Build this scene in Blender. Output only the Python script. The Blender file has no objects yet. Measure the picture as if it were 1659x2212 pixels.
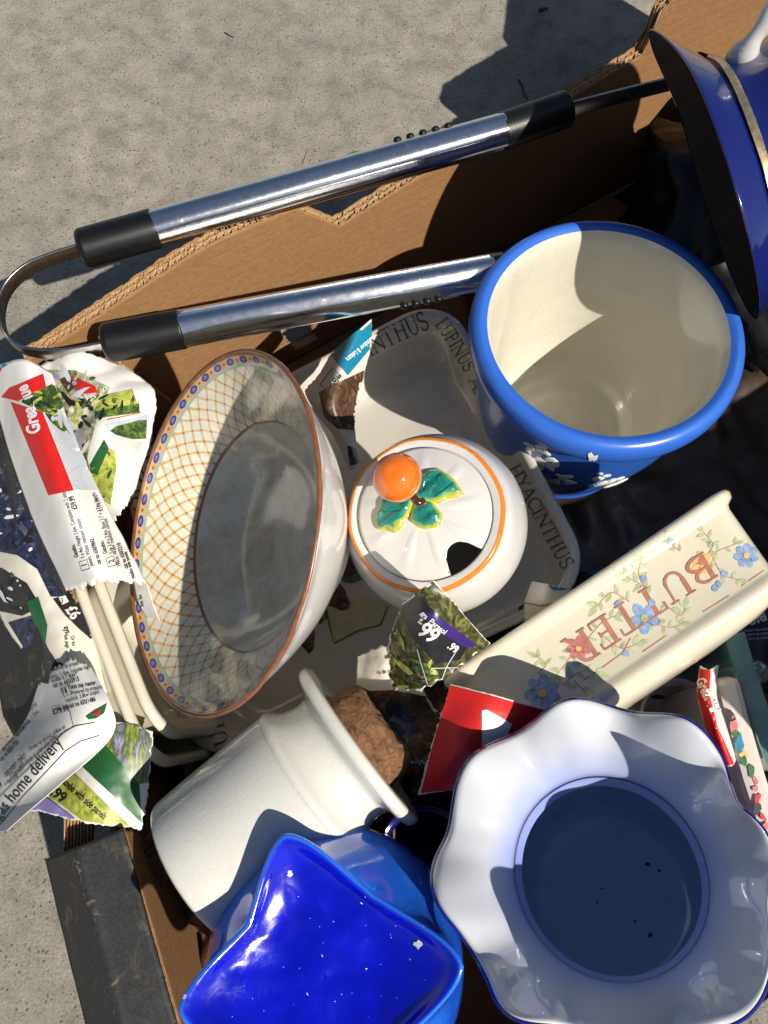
import bpy, bmesh, math, random
from mathutils import Vector, Matrix, noise
from mathutils.bvhtree import BVHTree

random.seed(7)
SC = bpy.context.scene
COL = SC.collection
rad = math.radians

# ---------------------------------------------------------------- camera
CAM_H, TILT, FPX = 0.78, rad(20), 1640.0      # pixels of a 1659 x 2212 view of the photograph
CX, CY = 829.5, 1106.0
CAM = Vector((0, 0, CAM_H))
R_ = Vector((1, 0, 0)); U_ = Vector((0, math.cos(TILT), math.sin(TILT))); F_ = Vector((0, math.sin(TILT), -math.cos(TILT)))
cd = bpy.data.cameras.new('camera'); cam = bpy.data.objects.new('camera', cd); COL.objects.link(cam)
cam.location = CAM; cam.rotation_euler = (TILT, 0, 0)
cd.sensor_fit = 'HORIZONTAL'; cd.sensor_width = 36.0; cd.lens = 36.0 * FPX / 1659.0
cd.clip_start = 0.01; cd.clip_end = 200
SC.camera = cam

# ---------------------------------------------------------------- light
SUN_EL = rad(46); SH = Vector((-0.72, 0.69, 0)).normalized()     # SH: the way shadows fall
sun_dir = (SH * math.cos(SUN_EL) + Vector((0, 0, -math.sin(SUN_EL)))).normalized()
sl = bpy.data.lights.new('sun', 'SUN'); sl.energy = 4.5; sl.angle = rad(0.53); sl.color = (1.0, 0.93, 0.82)
so = bpy.data.objects.new('sun', sl); COL.objects.link(so)
so.rotation_euler = sun_dir.to_track_quat('-Z', 'Y').to_euler(); so.location = (1.5, -1.5, 2)
w = bpy.data.worlds.new('World'); SC.world = w; w.use_nodes = True
nt = w.node_tree; bg = nt.nodes['Background']
sky = nt.nodes.new('ShaderNodeTexSky'); sky.sky_type = 'NISHITA'; sky.sun_disc = False
sky.sun_elevation = SUN_EL; sky.sun_rotation = math.atan2(-SH.x, -SH.y)
nt.links.new(sky.outputs[0], bg.inputs[0]); bg.inputs[1].default_value = 0.05
SC.view_settings.view_transform = 'Standard'; SC.view_settings.look = 'None'
SC.view_settings.exposure = 0.32; SC.view_settings.gamma = 1.0; SC.view_settings.use_curve_mapping = False
SC.cycles.max_bounces = 10; SC.cycles.transmission_bounces = 8; SC.cycles.caustics_reflective = False

# ---------------------------------------------------------------- pixel helpers
def ray(u, v): return R_ * ((u - CX) / FPX) + U_ * ((CY - v) / FPX) + F_
def at(u, v, zc): return CAM + ray(u, v) * zc
def W(u, v, z):
    d = ray(u, v); return CAM + d * ((z - CAM_H) / d.z)
def proj(p):
    d = p - CAM; z = d.dot(F_); return (CX + FPX * d.dot(R_) / z, CY - FPX * d.dot(U_) / z)
def cv(a, b, c): return (R_ * a + U_ * b - F_ * c).normalized()
def frame(loc, zax, xhint):
    z = zax.normalized(); x = (xhint - z * xhint.dot(z)).normalized(); y = z.cross(x)
    M = Matrix((x, y, z)).transposed().to_4x4(); M.translation = loc; return M
def disc(u, v, zc, minor, ratio):
    """axis of a circle whose picture has its short axis along `minor` (px) with the given short/long ratio"""
    vh = (-ray(u, v)).normalized()
    m = R_ * minor[0] - U_ * minor[1]; m = (m - vh * m.dot(vh)).normalized()
    return at(u, v, zc), (m * math.sqrt(1 - ratio * ratio) + vh * ratio).normalized()

# ---------------------------------------------------------------- materials
MATS = {}
def nd(t, kind, **kw):
    n = t.nodes.new(kind)
    for k, v in kw.items(): setattr(n, k, v)
    return n
def setin(n, key, val):
    if key in n.inputs: n.inputs[key].default_value = val
def base_mat(name):
    m = bpy.data.materials.new(name); m.use_nodes = True
    t = m.node_tree; b = t.nodes['Principled BSDF']; return m, t, b
def mathn(t, op, a, b=None, c=None):
    n = nd(t, 'ShaderNodeMath', operation=op)
    for i, x in enumerate((a, b, c)):
        if x is None: continue
        if isinstance(x, (int, float)): n.inputs[i].default_value = x
        else: t.links.new(x, n.inputs[i])
    return n.outputs[0]
def mixc(t, fac, a, b):
    n = nd(t, 'ShaderNodeMix', data_type='RGBA')
    for i, x in ((0, fac), (6, a), (7, b)):
        if isinstance(x, (int, float)): n.inputs[i].default_value = x
        elif isinstance(x, tuple): n.inputs[i].default_value = (*x, 1) if len(x) == 3 else x
        else: t.links.new(x, n.inputs[i])
    return n.outputs[2]
def noisen(t, scale, detail=6, rough=.6, vec=None, dist=0):
    n = nd(t, 'ShaderNodeTexNoise'); n.inputs['Scale'].default_value = scale; n.inputs['Detail'].default_value = detail
    n.inputs['Roughness'].default_value = rough; n.inputs['Distortion'].default_value = dist
    if vec is None:
        vec = geo_pos(t)
    t.links.new(vec, n.inputs['Vector']); return n.outputs['Fac']
def geo_pos(t):
    for n in t.nodes:
        if n.bl_idname == 'ShaderNodeTexCoord': return n.outputs['Object']
    return nd(t, 'ShaderNodeTexCoord').outputs['Object']
def ramp(t, fac, stops):
    n = nd(t, 'ShaderNodeValToRGB'); e = n.color_ramp.elements
    while len(e) < len(stops): e.new(.5)
    for el, (p, c) in zip(e, stops): el.position = p; el.color = (*c, 1) if len(c) == 3 else c
    t.links.new(fac, n.inputs[0]); return n.outputs[0]
def bumpn(t, b, h, strength, dist=.001):
    n = nd(t, 'ShaderNodeBump'); n.inputs['Strength'].default_value = strength; n.inputs['Distance'].default_value = dist
    t.links.new(h, n.inputs['Height'])
    # chain onto whatever is there
    if b.inputs['Normal'].links: t.links.new(b.inputs['Normal'].links[0].from_socket, n.inputs['Normal'])
    t.links.new(n.outputs[0], b.inputs['Normal'])
def pm(name, col, rough=.5, var=.12, scale=40, bump=0, bscale=400, metallic=0, coat=0, sss=0, trans=0, dirt=None, dscale=25, ior=1.5):
    if name in MATS: return MATS[name]
    m, t, b = base_mat(name)
    f = noisen(t, scale)
    dark = tuple(c * (1 - var) for c in col); lite = tuple(min(1, c * (1 + var)) for c in col)
    c = ramp(t, f, [(.3, dark), (.7, lite)])
    if dirt:
        d = ramp(t, noisen(t, dscale, 8, .7, dist=.4), [(.55, (0, 0, 0)), (.75, (1, 1, 1))])
        c = mixc(t, mathn(t, 'MULTIPLY', d, dirt[1]), c, dirt[0])
    t.links.new(c, b.inputs['Base Color'])
    r = mathn(t, 'MULTIPLY_ADD', noisen(t, scale * 2.3), rough * .5, rough * .75)
    t.links.new(r, b.inputs['Roughness'])
    setin(b, 'Metallic', metallic); setin(b, 'Coat Weight', coat); setin(b, 'Coat Roughness', .06)
    setin(b, 'Transmission Weight', trans); setin(b, 'IOR', ior)
    if sss:
        setin(b, 'Subsurface Weight', sss); setin(b, 'Subsurface Radius', (.6, .5, .4)); setin(b, 'Subsurface Scale', .004)
    if bump: bumpn(t, b, noisen(t, bscale, 4), bump)
    MATS[name] = m; return m

def mat_concrete():
    m, t, b = base_mat('concrete'); p = geo_pos(t)
    big = noisen(t, 3.2, 5, .6); mid = noisen(t, 26, 8, .68, dist=.3); fine = noisen(t, 330, 7, .8)
    c = ramp(t, mid, [(.30, (.19, .176, .150)), (.48, (.315, .290, .246)), (.70, (.43, .40, .342))])
    c = mixc(t, mathn(t, 'MULTIPLY', ramp(t, big, [(.35, (1, 1, 1)), (.62, (0, 0, 0))]), .42), c, (.19, .178, .155))
    c = mixc(t, mathn(t, 'MULTIPLY', ramp(t, fine, [(.38, (1, 1, 1)), (.5, (0, 0, 0))]), .75), c, (.13, .118, .098))
    c = mixc(t, mathn(t, 'MULTIPLY', ramp(t, fine, [(.56, (0, 0, 0)), (.68, (1, 1, 1))]), .4), c, (.54, .50, .43))
    v = nd(t, 'ShaderNodeTexVoronoi'); v.inputs['Scale'].default_value = 210; t.links.new(p, v.inputs['Vector'])
    pit = ramp(t, v.outputs['Distance'], [(.16, (1, 1, 1)), (.30, (0, 0, 0))])
    gate = ramp(t, noisen(t, 70, 3), [(.47, (0, 0, 0)), (.56, (1, 1, 1))])
    pit = mathn(t, 'MULTIPLY', pit, gate)
    c = mixc(t, mathn(t, 'MULTIPLY', pit, .75), c, (.09, .08, .065))
    rust = ramp(t, noisen(t, 14, 6, .7), [(.68, (0, 0, 0)), (.78, (1, 1, 1))])
    c = mixc(t, mathn(t, 'MULTIPLY', rust, .22), c, (.36, .24, .13))
    t.links.new(c, b.inputs['Base Color']); setin(b, 'Roughness', .92); setin(b, 'Specular IOR Level', .25)
    bumpn(t, b, mid, .35, .002); bumpn(t, b, fine, .9, .0015); bumpn(t, b, mathn(t, 'SUBTRACT', 1, pit), .6, .0012)
    return m
def mat_card(name, col, lines=True):
    m, t, b = base_mat(name); p = geo_pos(t)
    mp = nd(t, 'ShaderNodeMapping'); t.links.new(p, mp.inputs[0]); mp.inputs['Rotation'].default_value = (0, 0, rad(-31)); mp.inputs['Scale'].default_value = (8, 120, 160)
    st = noisen(t, 3.0, 5, .6, mp.outputs[0]); f = noisen(t, 9, 6, .6); fi = noisen(t, 700, 3)
    c = ramp(t, st, [(.3, tuple(x * .76 for x in col)), (.7, tuple(x * 1.10 for x in col))])
    c = mixc(t, mathn(t, 'MULTIPLY', ramp(t, f, [(.5, (0, 0, 0)), (.75, (1, 1, 1))]), .3), c, tuple(x * .72 for x in col))
    c = mixc(t, mathn(t, 'MULTIPLY', ramp(t, fi, [(.4, (1, 1, 1)), (.55, (0, 0, 0))]), .25), c, tuple(x * .7 for x in col))
    h = st
    if lines:
        wv = nd(t, 'ShaderNodeTexWave', bands_direction='Z'); wv.inputs['Scale'].default_value = 26; wv.inputs['Distortion'].default_value = 1.2; wv.inputs['Detail'].default_value = 2; wv.inputs['Detail Scale'].default_value = 1.5
        t.links.new(p, wv.inputs['Vector'])
        ln = ramp(t, wv.outputs['Fac'], [(.0, (1, 1, 1)), (.10, (0, 0, 0))])
        ln = mathn(t, 'MULTIPLY', ln, noisen(t, 12, 3))
        c = mixc(t, mathn(t, 'MULTIPLY', ln, .5), c, tuple(x * .55 for x in col))  # shadow lines of the flutes painted in as darker streaks
        bumpn(t, b, wv.outputs['Fac'], .06, .0008)
    t.links.new(c, b.inputs['Base Color']); setin(b, 'Roughness', .8); setin(b, 'Specular IOR Level', .3)
    bumpn(t, b, h, .25, .0006); bumpn(t, b, fi, .2, .0004)
    return m
def mat_black_card():
    m, t, b = base_mat('black_printed_card'); p = geo_pos(t)
    f = noisen(t, 60, 8, .75, dist=.6); g = noisen(t, 14, 5); fi = noisen(t, 500, 4, .7)
    c = ramp(t, fi, [(.3, (.012, .013, .015)), (.7, (.038, .038, .038))])
    sc = ramp(t, f, [(.56, (0, 0, 0)), (.72, (1, 1, 1))])
    a = nd(t, 'ShaderNodeAttribute', attribute_name='wear'); k = mathn(t, 'MULTIPLY', sc, mathn(t, 'ADD', a.outputs['Fac'], mathn(t, 'MULTIPLY', g, .25)))
    c = mixc(t, mathn(t, 'MULTIPLY', k, 1.0), c, (.34, .26, .17))
    t.links.new(c, b.inputs['Base Color']); setin(b, 'Roughness', .62); bumpn(t, b, f, .3, .0006)
    return m
def mat_ceramic(name, col, dirt=.12, crackle=0, rough=.16, dcol=(.30, .25, .16), sss=.0, dscale=16, coat=.6):
    m, t, b = base_mat(name); p = geo_pos(t)
    f = noisen(t, 18, 4); c = ramp(t, f, [(.3, tuple(x * .95 for x in col)), (.7, tuple(min(.95, x * 1.03) for x in col))])
    d = ramp(t, noisen(t, dscale, 9, .72, dist=.5), [(.52, (0, 0, 0)), (.78, (1, 1, 1))])
    c = mixc(t, mathn(t, 'MULTIPLY', d, dirt), c, dcol)
    sp = ramp(t, noisen(t, 190, 2), [(.76, (0, 0, 0)), (.80, (1, 1, 1))])
    c = mixc(t, mathn(t, 'MULTIPLY', sp, .5 * min(1, dirt * 4)), c, (.10, .08, .05))
    if crackle:
        v = nd(t, 'ShaderNodeTexVoronoi', feature='DISTANCE_TO_EDGE'); v.inputs['Scale'].default_value = crackle
        mpv = nd(t, 'ShaderNodeVectorMath', operation='ADD'); nn = nd(t, 'ShaderNodeTexNoise'); nn.inputs['Scale'].default_value = 60
        t.links.new(p, nn.inputs['Vector']); sv = nd(t, 'ShaderNodeVectorMath', operation='SCALE'); sv.inputs['Scale'].default_value = .008
        t.links.new(nn.outputs['Color'], sv.inputs[0]); t.links.new(p, mpv.inputs[0]); t.links.new(sv.outputs[0], mpv.inputs[1]); t.links.new(mpv.outputs[0], v.inputs['Vector'])
        e = ramp(t, v.outputs['Distance'], [(.0, (0, 0, 0)), (.06, (1, 1, 1))])
        c = mixc(t, mathn(t, 'MULTIPLY', mathn(t, 'SUBTRACT', 1, e), .08), c, tuple(x * .6 for x in col))
        bumpn(t, b, e, .22, .0003)
    t.links.new(c, b.inputs['Base Color'])
    t.links.new(mathn(t, 'MULTIPLY_ADD', noisen(t, 45, 5), rough * .8, rough * .6), b.inputs['Roughness'])
    setin(b, 'Coat Weight', coat); setin(b, 'Coat Roughness', .05)
    if sss: setin(b, 'Subsurface Weight', sss); setin(b, 'Subsurface Radius', (.5, .5, .6)); setin(b, 'Subsurface Scale', .006)
    bumpn(t, b, noisen(t, 30, 3), .05, .002)
    return m
def mat_chrome():
    m, t, b = base_mat('chrome'); p = geo_pos(t)
    s = noisen(t, 150, 6, .7, dist=.8)
    c = ramp(t, s, [(.35, (.86, .87, .88)), (.6, (.96, .96, .96))]); t.links.new(c, b.inputs['Base Color'])
    setin(b, 'Metallic', 1.0)
    t.links.new(ramp(t, s, [(.3, (.12, .12, .12)), (.64, (.17, .17, .17)), (.76, (.38, .38, .38))]), b.inputs['Roughness'])
    bumpn(t, b, noisen(t, 60, 3, .5), .03, .0006); return m
def mat_bowl():
    m, t, b = base_mat('lattice_glaze')
    uv = nd(t, 'ShaderNodeUVMap', uv_map='UVMap'); sx = nd(t, 'ShaderNodeSeparateXYZ'); t.links.new(uv.outputs[0], sx.inputs[0])
    u, v = sx.outputs[0], sx.outputs[1]
    def band(x, a, bb):  # 1 inside
        return mathn(t, 'MULTIPLY', mathn(t, 'GREATER_THAN', x, a), mathn(t, 'LESS_THAN', x, bb))
    wob = mathn(t, 'MULTIPLY', mathn(t, 'SUBTRACT', noisen(t, 60, 2), .5), .02)
    def line(k, n=52, w=.105):
        q = mathn(t, 'FRACT', mathn(t, 'ADD', mathn(t, 'ADD', mathn(t, 'MULTIPLY', u, n), mathn(t, 'MULTIPLY', v, k)), mathn(t, 'MULTIPLY', wob, 6)))
        return mathn(t, 'LESS_THAN', mathn(t, 'ABSOLUTE', mathn(t, 'SUBTRACT', q, .5)), w)
    cell = ramp(t, noisen(t, 260, 3), [(.42, (.76, .71, .56)), (.66, (.56, .64, .60))])
    l1 = line(3.6); l2 = line(-3.6)
    amt = mathn(t, 'MULTIPLY', mathn(t, 'ADD', l1, l2), noisen(t, 150, 3))
    lat = mixc(t, mathn(t, 'MINIMUM', mathn(t, 'MULTIPLY', amt, 1.35), 1), cell, (.60, .33, .06))
    lat = mixc(t, mathn(t, 'MULTIPLY', mathn(t, 'MULTIPLY', l1, l2), .8), lat, (.42, .13, .035))
    # bead border
    peach = ramp(t, noisen(t, 90, 4), [(.35, (.50, .30, .14)), (.65, (.66, .46, .25))])
    def oval(n, ph, vc, au, av):
        q = mathn(t, 'SUBTRACT', mathn(t, 'FRACT', mathn(t, 'ADD', mathn(t, 'MULTIPLY', u, n), ph)), .5)
        e = mathn(t, 'ADD', mathn(t, 'POWER', mathn(t, 'DIVIDE', q, au), 2), mathn(t, 'POWER', mathn(t, 'DIVIDE', mathn(t, 'SUBTRACT', v, vc), av), 2))
        return mathn(t, 'LESS_THAN', e, 1.0), e
    bead, e = oval(42, 0, .085, .27, .043)
    bb = ramp(t, e, [(.0, (.16, .22, .50)), (.5, (.03, .05, .28)), (1, (.015, .02, .16))])
    dot, _ = oval(42, .5, .085, .09, .016)
    brd = mixc(t, bead, peach, bb); brd = mixc(t, dot, brd, (.40, .07, .02))
    white = (.70, .66, .54)
    c = mixc(t, band(v, .16, 1.0), white, lat)
    c = mixc(t, band(v, .035, .145), c, brd)
    c = mixc(t, band(v, .146, .160), c, (.25, .46, .42))
    rim = ramp(t, noisen(t, 120, 3), [(.35, (.20, .08, .035)), (.7, (.34, .15, .07))])
    c = mixc(t, band(v, -.5, .035), c, rim)
    c = mixc(t, band(v, .985, 1.02), c, (.30, .12, .06))
    grime = ramp(t, noisen(t, 35, 8, .75, dist=.4), [(.42, (0, 0, 0)), (.7, (1, 1, 1))])
    well = mathn(t, 'GREATER_THAN', v, 1.02)
    c = mixc(t, mathn(t, 'MULTIPLY', mathn(t, 'MULTIPLY', grime, well), .75), c, (.36, .27, .13))
    t.links.new(c, b.inputs['Base Color']); setin(b, 'Roughness', .16); setin(b, 'Coat Weight', .6); setin(b, 'Coat Roughness', .05)
    bumpn(t, b, noisen(t, 40, 3), .05, .002)
    return m
def mat_blue_glass(name, col, deep, rough=.08):
    m, t, b = base_mat(name)
    f = noisen(t, 22, 5, .6, dist=1.0); sc = noisen(t, 75, 8, .78, dist=1.2)
    c = ramp(t, f, [(.3, deep), (.72, col)])
    spk = ramp(t, sc, [(.69, (0, 0, 0)), (.74, (1, 1, 1))])
    c = mixc(t, mathn(t, 'MULTIPLY', spk, .35), c, (.30, .38, .62))
    t.links.new(c, b.inputs['Base Color'])
    a = nd(t, 'ShaderNodeAttribute', attribute_name='crest_glow'); c = mixc(t, mathn(t, 'MULTIPLY', a.outputs['Fac'], .75), c, (.03, .22, .90)); t.links.new(c, b.inputs['Base Color'])  # glow of light in the thin glass edges, painted as lighter blue
    t.links.new(ramp(t, sc, [(.4, (rough, rough, rough)), (.75, (.4, .4, .4))]), b.inputs['Roughness'])
    setin(b, 'Coat Weight', .8); setin(b, 'Coat Roughness', .03); setin(b, 'Subsurface Weight', .35)
    setin(b, 'Subsurface Radius', (.05, .25, 1.0)); setin(b, 'Subsurface Scale', .01)
    return m
def mat_cased():
    """opal white glass, with blue light from the cobalt casing behind painted in towards the throat"""
    m, t, b = base_mat('opal_glass')
    uv = nd(t, 'ShaderNodeUVMap', uv_map='UVMap'); sx = nd(t, 'ShaderNodeSeparateXYZ'); t.links.new(uv.outputs[0], sx.inputs[0])
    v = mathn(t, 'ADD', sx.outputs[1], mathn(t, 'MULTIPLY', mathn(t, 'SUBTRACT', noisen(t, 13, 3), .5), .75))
    c = ramp(t, v, [(.0, (.58, .60, .63)), (.35, (.57, .59, .65)), (.62, (.40, .46, .70)), (1.0, (.26, .33, .68))])  # light glowing through the casing is painted as bluer tones
    d = ramp(t, noisen(t, 20, 8, .7), [(.55, (0, 0, 0)), (.75, (1, 1, 1))]); c = mixc(t, mathn(t, 'MULTIPLY', d, .10), c, (.38, .36, .30))
    t.links.new(c, b.inputs['Base Color']); setin(b, 'Roughness', .10); setin(b, 'Coat Weight', .8); setin(b, 'Coat Roughness', .03)
    setin(b, 'Subsurface Weight', .15); setin(b, 'Subsurface Radius', (.3, .4, 1.0)); setin(b, 'Subsurface Scale', .006)
    return m
def mat_leaf():
    m, t, b = base_mat('leaf_glaze')
    a = nd(t, 'ShaderNodeAttribute', attribute_name='edge'); k = mathn(t, 'ADD', a.outputs['Fac'], mathn(t, 'MULTIPLY', mathn(t, 'SUBTRACT', noisen(t, 120, 4, dist=1), .5), .5))
    c = ramp(t, k, [(.08, (.60, .50, .04)), (.32, (.34, .42, .06)), (.5, (.02, .25, .17)), (1, (.008, .17, .135))])
    st = ramp(t, noisen(t, 260, 4, .6, dist=1.5), [(.55, (0, 0, 0)), (.7, (1, 1, 1))]); c = mixc(t, mathn(t, 'MULTIPLY', st, .35), c, (.15, .42, .33))
    t.links.new(c, b.inputs['Base Color']); setin(b, 'Roughness', .12); setin(b, 'Coat Weight', 1); setin(b, 'Coat Roughness', .03)
    return m
def mat_cork():
    m, t, b = base_mat('cork'); p = geo_pos(t)
    f = noisen(t, 170, 9, .8, dist=1.2); g = noisen(t, 45, 5)
    c = ramp(t, f, [(.34, (.035, .016, .008)), (.46, (.22, .10, .042)), (.7, (.48, .27, .13))])
    c = mixc(t, mathn(t, 'MULTIPLY', ramp(t, g, [(.5, (0, 0, 0)), (.62, (1, 1, 1))]), .5), c, (.16, .07, .03))
    t.links.new(c, b.inputs['Base Color']); setin(b, 'Roughness', .85); bumpn(t, b, f, 1.0, .003); return m
def mat_paper(name, col=(.80, .78, .74), back=None, rough=.4):
    m = pm(name, col, rough=rough, var=.03, scale=15, bump=.12, bscale=60); return m
def mat_photo(name, stops, scale=120, rough=.4, stretch=(1, 1, 1), dist=.5):
    if name in MATS: return MATS[name]
    m, t, b = base_mat(name); p = geo_pos(t)
    mp = nd(t, 'ShaderNodeMapping'); t.links.new(p, mp.inputs[0]); mp.inputs['Scale'].default_value = stretch
    f = noisen(t, scale, 6, .7, mp.outputs[0], dist)
    t.links.new(ramp(t, f, stops), b.inputs['Base Color']); setin(b, 'Roughness', rough)
    MATS[name] = m; return m

M_conc = mat_concrete(); M_card = mat_card('kraft_card', (.325, .172, .073)); M_flute = mat_card('kraft_fluting', (.44, .275, .135), False)
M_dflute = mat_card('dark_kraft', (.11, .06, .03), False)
M_black = mat_black_card(); M_chrome = mat_chrome()
M_plastic = pm('black_plastic', (.006, .006, .0065), rough=.36, var=.2, scale=200, bump=.15, bscale=900)
M_steel = pm('worn_steel', (.55, .54, .52), rough=.28, var=.2, scale=180, metallic=1, dirt=((.20, .14, .09), .6), dscale=60)
M_cream = mat_ceramic('cream_glaze', (.70, .66, .53), dirt=.16)
M_ivory = mat_ceramic('ivory_glaze', (.70, .65, .50), dirt=.12)
M_white = mat_ceramic('white_glaze', (.65, .64, .61), dirt=.08)
M_whitebody = mat_ceramic('grey_white_glaze', (.66, .65, .62), dirt=.12)
M_dish = mat_ceramic('off_white_glaze', (.66, .63, .55), dirt=.25, dscale=9)
M_crackle = mat_ceramic('crackled_white_glaze', (.66, .65, .60), dirt=.08, crackle=170)
M_potin = mat_ceramic('cream_crazed_glaze', (.68, .65, .55), dirt=.22, crackle=120)
M_jasper = mat_ceramic('blue_jasper', (.035, .145, .60), dirt=.10, dcol=(.02, .06, .30), rough=.3, coat=.35)
M_cobalt = mat_ceramic('cobalt_glaze', (.007, .013, .125), dirt=.1, dcol=(.05, .06, .15), rough=.12, coat=1.0)
M_gold = pm('worn_gilding', (.66, .52, .32), rough=.3, var=.3, scale=200, metallic=.85, dirt=((.25, .2, .14), .8), dscale=120)
M_orange = mat_ceramic('orange_glaze', (.78, .17, .012), dirt=.02, dcol=(.7, .06, .01), coat=1.0, rough=.1)
M_oline = pm('orange_line', (.75, .22, .015), rough=.2, var=.15, scale=90, coat=.6)
M_leaf = mat_leaf(); M_stem = pm('brown_glaze', (.06, .022, .012), rough=.15, coat=1)
M_bowl = mat_bowl(); M_cork = mat_cork()
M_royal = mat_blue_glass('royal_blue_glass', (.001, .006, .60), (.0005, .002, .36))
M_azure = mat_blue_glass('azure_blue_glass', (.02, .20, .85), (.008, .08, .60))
M_navyglass = mat_blue_glass('cobalt_casing', (.01, .01, .30), (.004, .004, .14))
M_opal = mat_cased(); M_inbluelit = mat_ceramic('bluelit_opal_glass', (.50, .62, .80), dirt=.35, dcol=(.10, .14, .18), rough=.1)  # vase inside is white glass; blue filtered light is put into its colour
M_relief = pm('white_relief', (.80, .79, .76), rough=.5, var=.08, scale=120, bump=.3, bscale=300)
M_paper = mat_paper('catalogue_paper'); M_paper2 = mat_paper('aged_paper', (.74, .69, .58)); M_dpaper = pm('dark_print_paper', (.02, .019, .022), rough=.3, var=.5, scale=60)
M_ink = pm('black_ink', (.015, .015, .017), rough=.5, var=.1); M_red = pm('red_print', (.62, .018, .015), rough=.4, var=.1, scale=30)
M_teal = pm('teal_print', (.01, .22, .36), rough=.4); M_purple = pm('lilac_print', (.30, .25, .60), rough=.4, var=.2)
M_green = pm('green_print', (.018, .11, .035), rough=.35, var=.35, scale=25); M_wprint = pm('white_print', (.82, .81, .78), rough=.4, var=.03)
M_grey = pm('pale_grey_print', (.55, .57, .62), rough=.4, var=.06)
M_grass = mat_photo('grass_photo', [(.3, (.13, .17, .01)), (.5, (.42, .46, .07)), (.7, (.66, .64, .24))], 160)
M_hedge = mat_photo('hedge_photo', [(.35, (.01, .022, .006)), (.5, (.05, .11, .015)), (.7, (.28, .34, .07))], 200)
M_skyp = mat_photo('sky_photo', [(.3, (.42, .50, .62)), (.7, (.66, .70, .74))], 20)
M_garden = mat_photo('garden_photo', [(.3, (.03, .05, .02)), (.45, (.26, .32, .10)), (.55, (.55, .50, .46)), (.7, (.74, .72, .66))], 70, dist=1.5)
M_darkgarden = mat_photo('dark_garden_photo', [(.32, (.006, .008, .006)), (.5, (.05, .055, .015)), (.62, (.22, .20, .06)), (.75, (.40, .36, .22))], 110, dist=1.2)
M_brownp = mat_photo('brown_photo', [(.35, (.02, .012, .008)), (.55, (.13, .07, .035)), (.7, (.46, .36, .20))], 55, dist=1.8)
M_bluep = mat_photo('night_photo', [(.35, (.006, .007, .012)), (.55, (.03, .04, .10)), (.72, (.30, .26, .22))], 50, dist=2)
M_swirl = mat_photo('iris_photo', [(.30, (.02, .03, .015)), (.42, (.30, .36, .05)), (.52, (.05, .09, .03)), (.62, (.30, .26, .42)), (.75, (.62, .60, .50))], 36, stretch=(1.6, .6, 1), dist=2.2)
M_bletter = pm('terracotta_print', (.46, .20, .13), rough=.3, var=.15, scale=200, coat=.3); M_bleaf = pm('leaf_print', (.46, .52, .28), rough=.3, var=.3, scale=200, coat=.3)
M_bblue = pm('blue_flower_print', (.27, .38, .58), rough=.3, var=.3, scale=200, coat=.3); M_bpink = pm('pink_flower_print', (.62, .20, .20), rough=.3, var=.25, scale=200, coat=.3)
M_byel = pm('peach_flower_print', (.78, .50, .18), rough=.3, coat=.3); M_letter = pm('dark_green_print', (.05, .055, .045), rough=.3, coat=.3)
M_leafp = pm('painted_leaf', (.05, .17, .06), rough=.25, var=.4, scale=90, coat=.4); M_petal = pm('painted_petal', (.62, .57, .36), rough=.25, var=.15, scale=60, coat=.4)
M_tglass = pm('teal_glass', (.20, .42, .42), rough=.08, var=.3, scale=30, trans=.55, coat=.5); M_wood = pm('bristle_brown', (.17, .095, .045), rough=.7, var=.4, scale=120)
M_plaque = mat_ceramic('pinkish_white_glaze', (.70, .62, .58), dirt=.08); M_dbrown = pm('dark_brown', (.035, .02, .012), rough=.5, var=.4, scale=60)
M_straw = pm('dry_stalk', (.34, .20, .09), rough=.8, var=.3, scale=300)

# ---------------------------------------------------------------- object helpers
FR = {}; BV = {}
def tag(o, label, cat, group=None):
    o['label'] = label; o['category'] = cat
    if group: o['group'] = group
    return o
def thing(name, M, label, cat, group=None):
    e = bpy.data.objects.new(name, None); e.empty_display_size = .02; COL.objects.link(e); e.matrix_world = M
    FR[e] = M.copy(); return tag(e, label, cat, group)
def obj(name, verts, faces, mat, parent=None, smooth=True, uv=None, attr=None, origin=None, thick=0, bevel=0, sub=0, mats=None, midx=None):
    """verts in world space"""
    verts = [Vector(v) for v in verts]
    if parent is not None: M = FR[parent]
    else:
        if origin is None:
            c = sum(verts, Vector()) / len(verts); origin = Vector((c.x, c.y, min(v.z for v in verts)))
        M = Matrix.Translation(origin)
    Mi = M.inverted()
    me = bpy.data.meshes.new(name); me.from_pydata([Mi @ v for v in verts], [], faces); me.update()
    if mats:
        for m in mats: me.materials.append(m)
        me.polygons.foreach_set('material_index', midx)
    else: me.materials.append(mat)
    if uv:
        l = me.uv_layers.new(name='UVMap')
        for lp in me.loops: l.data[lp.index].uv = uv[lp.vertex_index]
    if attr:
        for k, vals in attr.items():
            a = me.attributes.new(k, 'FLOAT', 'POINT'); a.data.foreach_set('value', vals)
    if smooth: me.polygons.foreach_set('use_smooth', [True] * len(me.polygons))
    o = bpy.data.objects.new(name, me); COL.objects.link(o)
    if parent is not None:
        o.parent = parent; FR[o] = FR[parent]
    else: o.matrix_world = M; FR[o] = M
    if sub:
        s = o.modifiers.new('sub', 'SUBSURF'); s.levels = s.render_levels = sub
    if thick:
        s = o.modifiers.new('thick', 'SOLIDIFY'); s.thickness = thick; s.offset = 0
    if bevel:
        s = o.modifiers.new('bevel', 'BEVEL'); s.width = bevel; s.segments = 2; s.limit_method = 'ANGLE'; s.angle_limit = rad(40)
    BV[o] = (verts, faces)
    return o
def bvh(*objs):
    V, Fc = [], []
    for o in objs:
        v, f = BV[o]; n = len(V); V += v; Fc += [tuple(i + n for i in x) for x in f]
    return BVHTree.FromPolygons(V, Fc)

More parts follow.
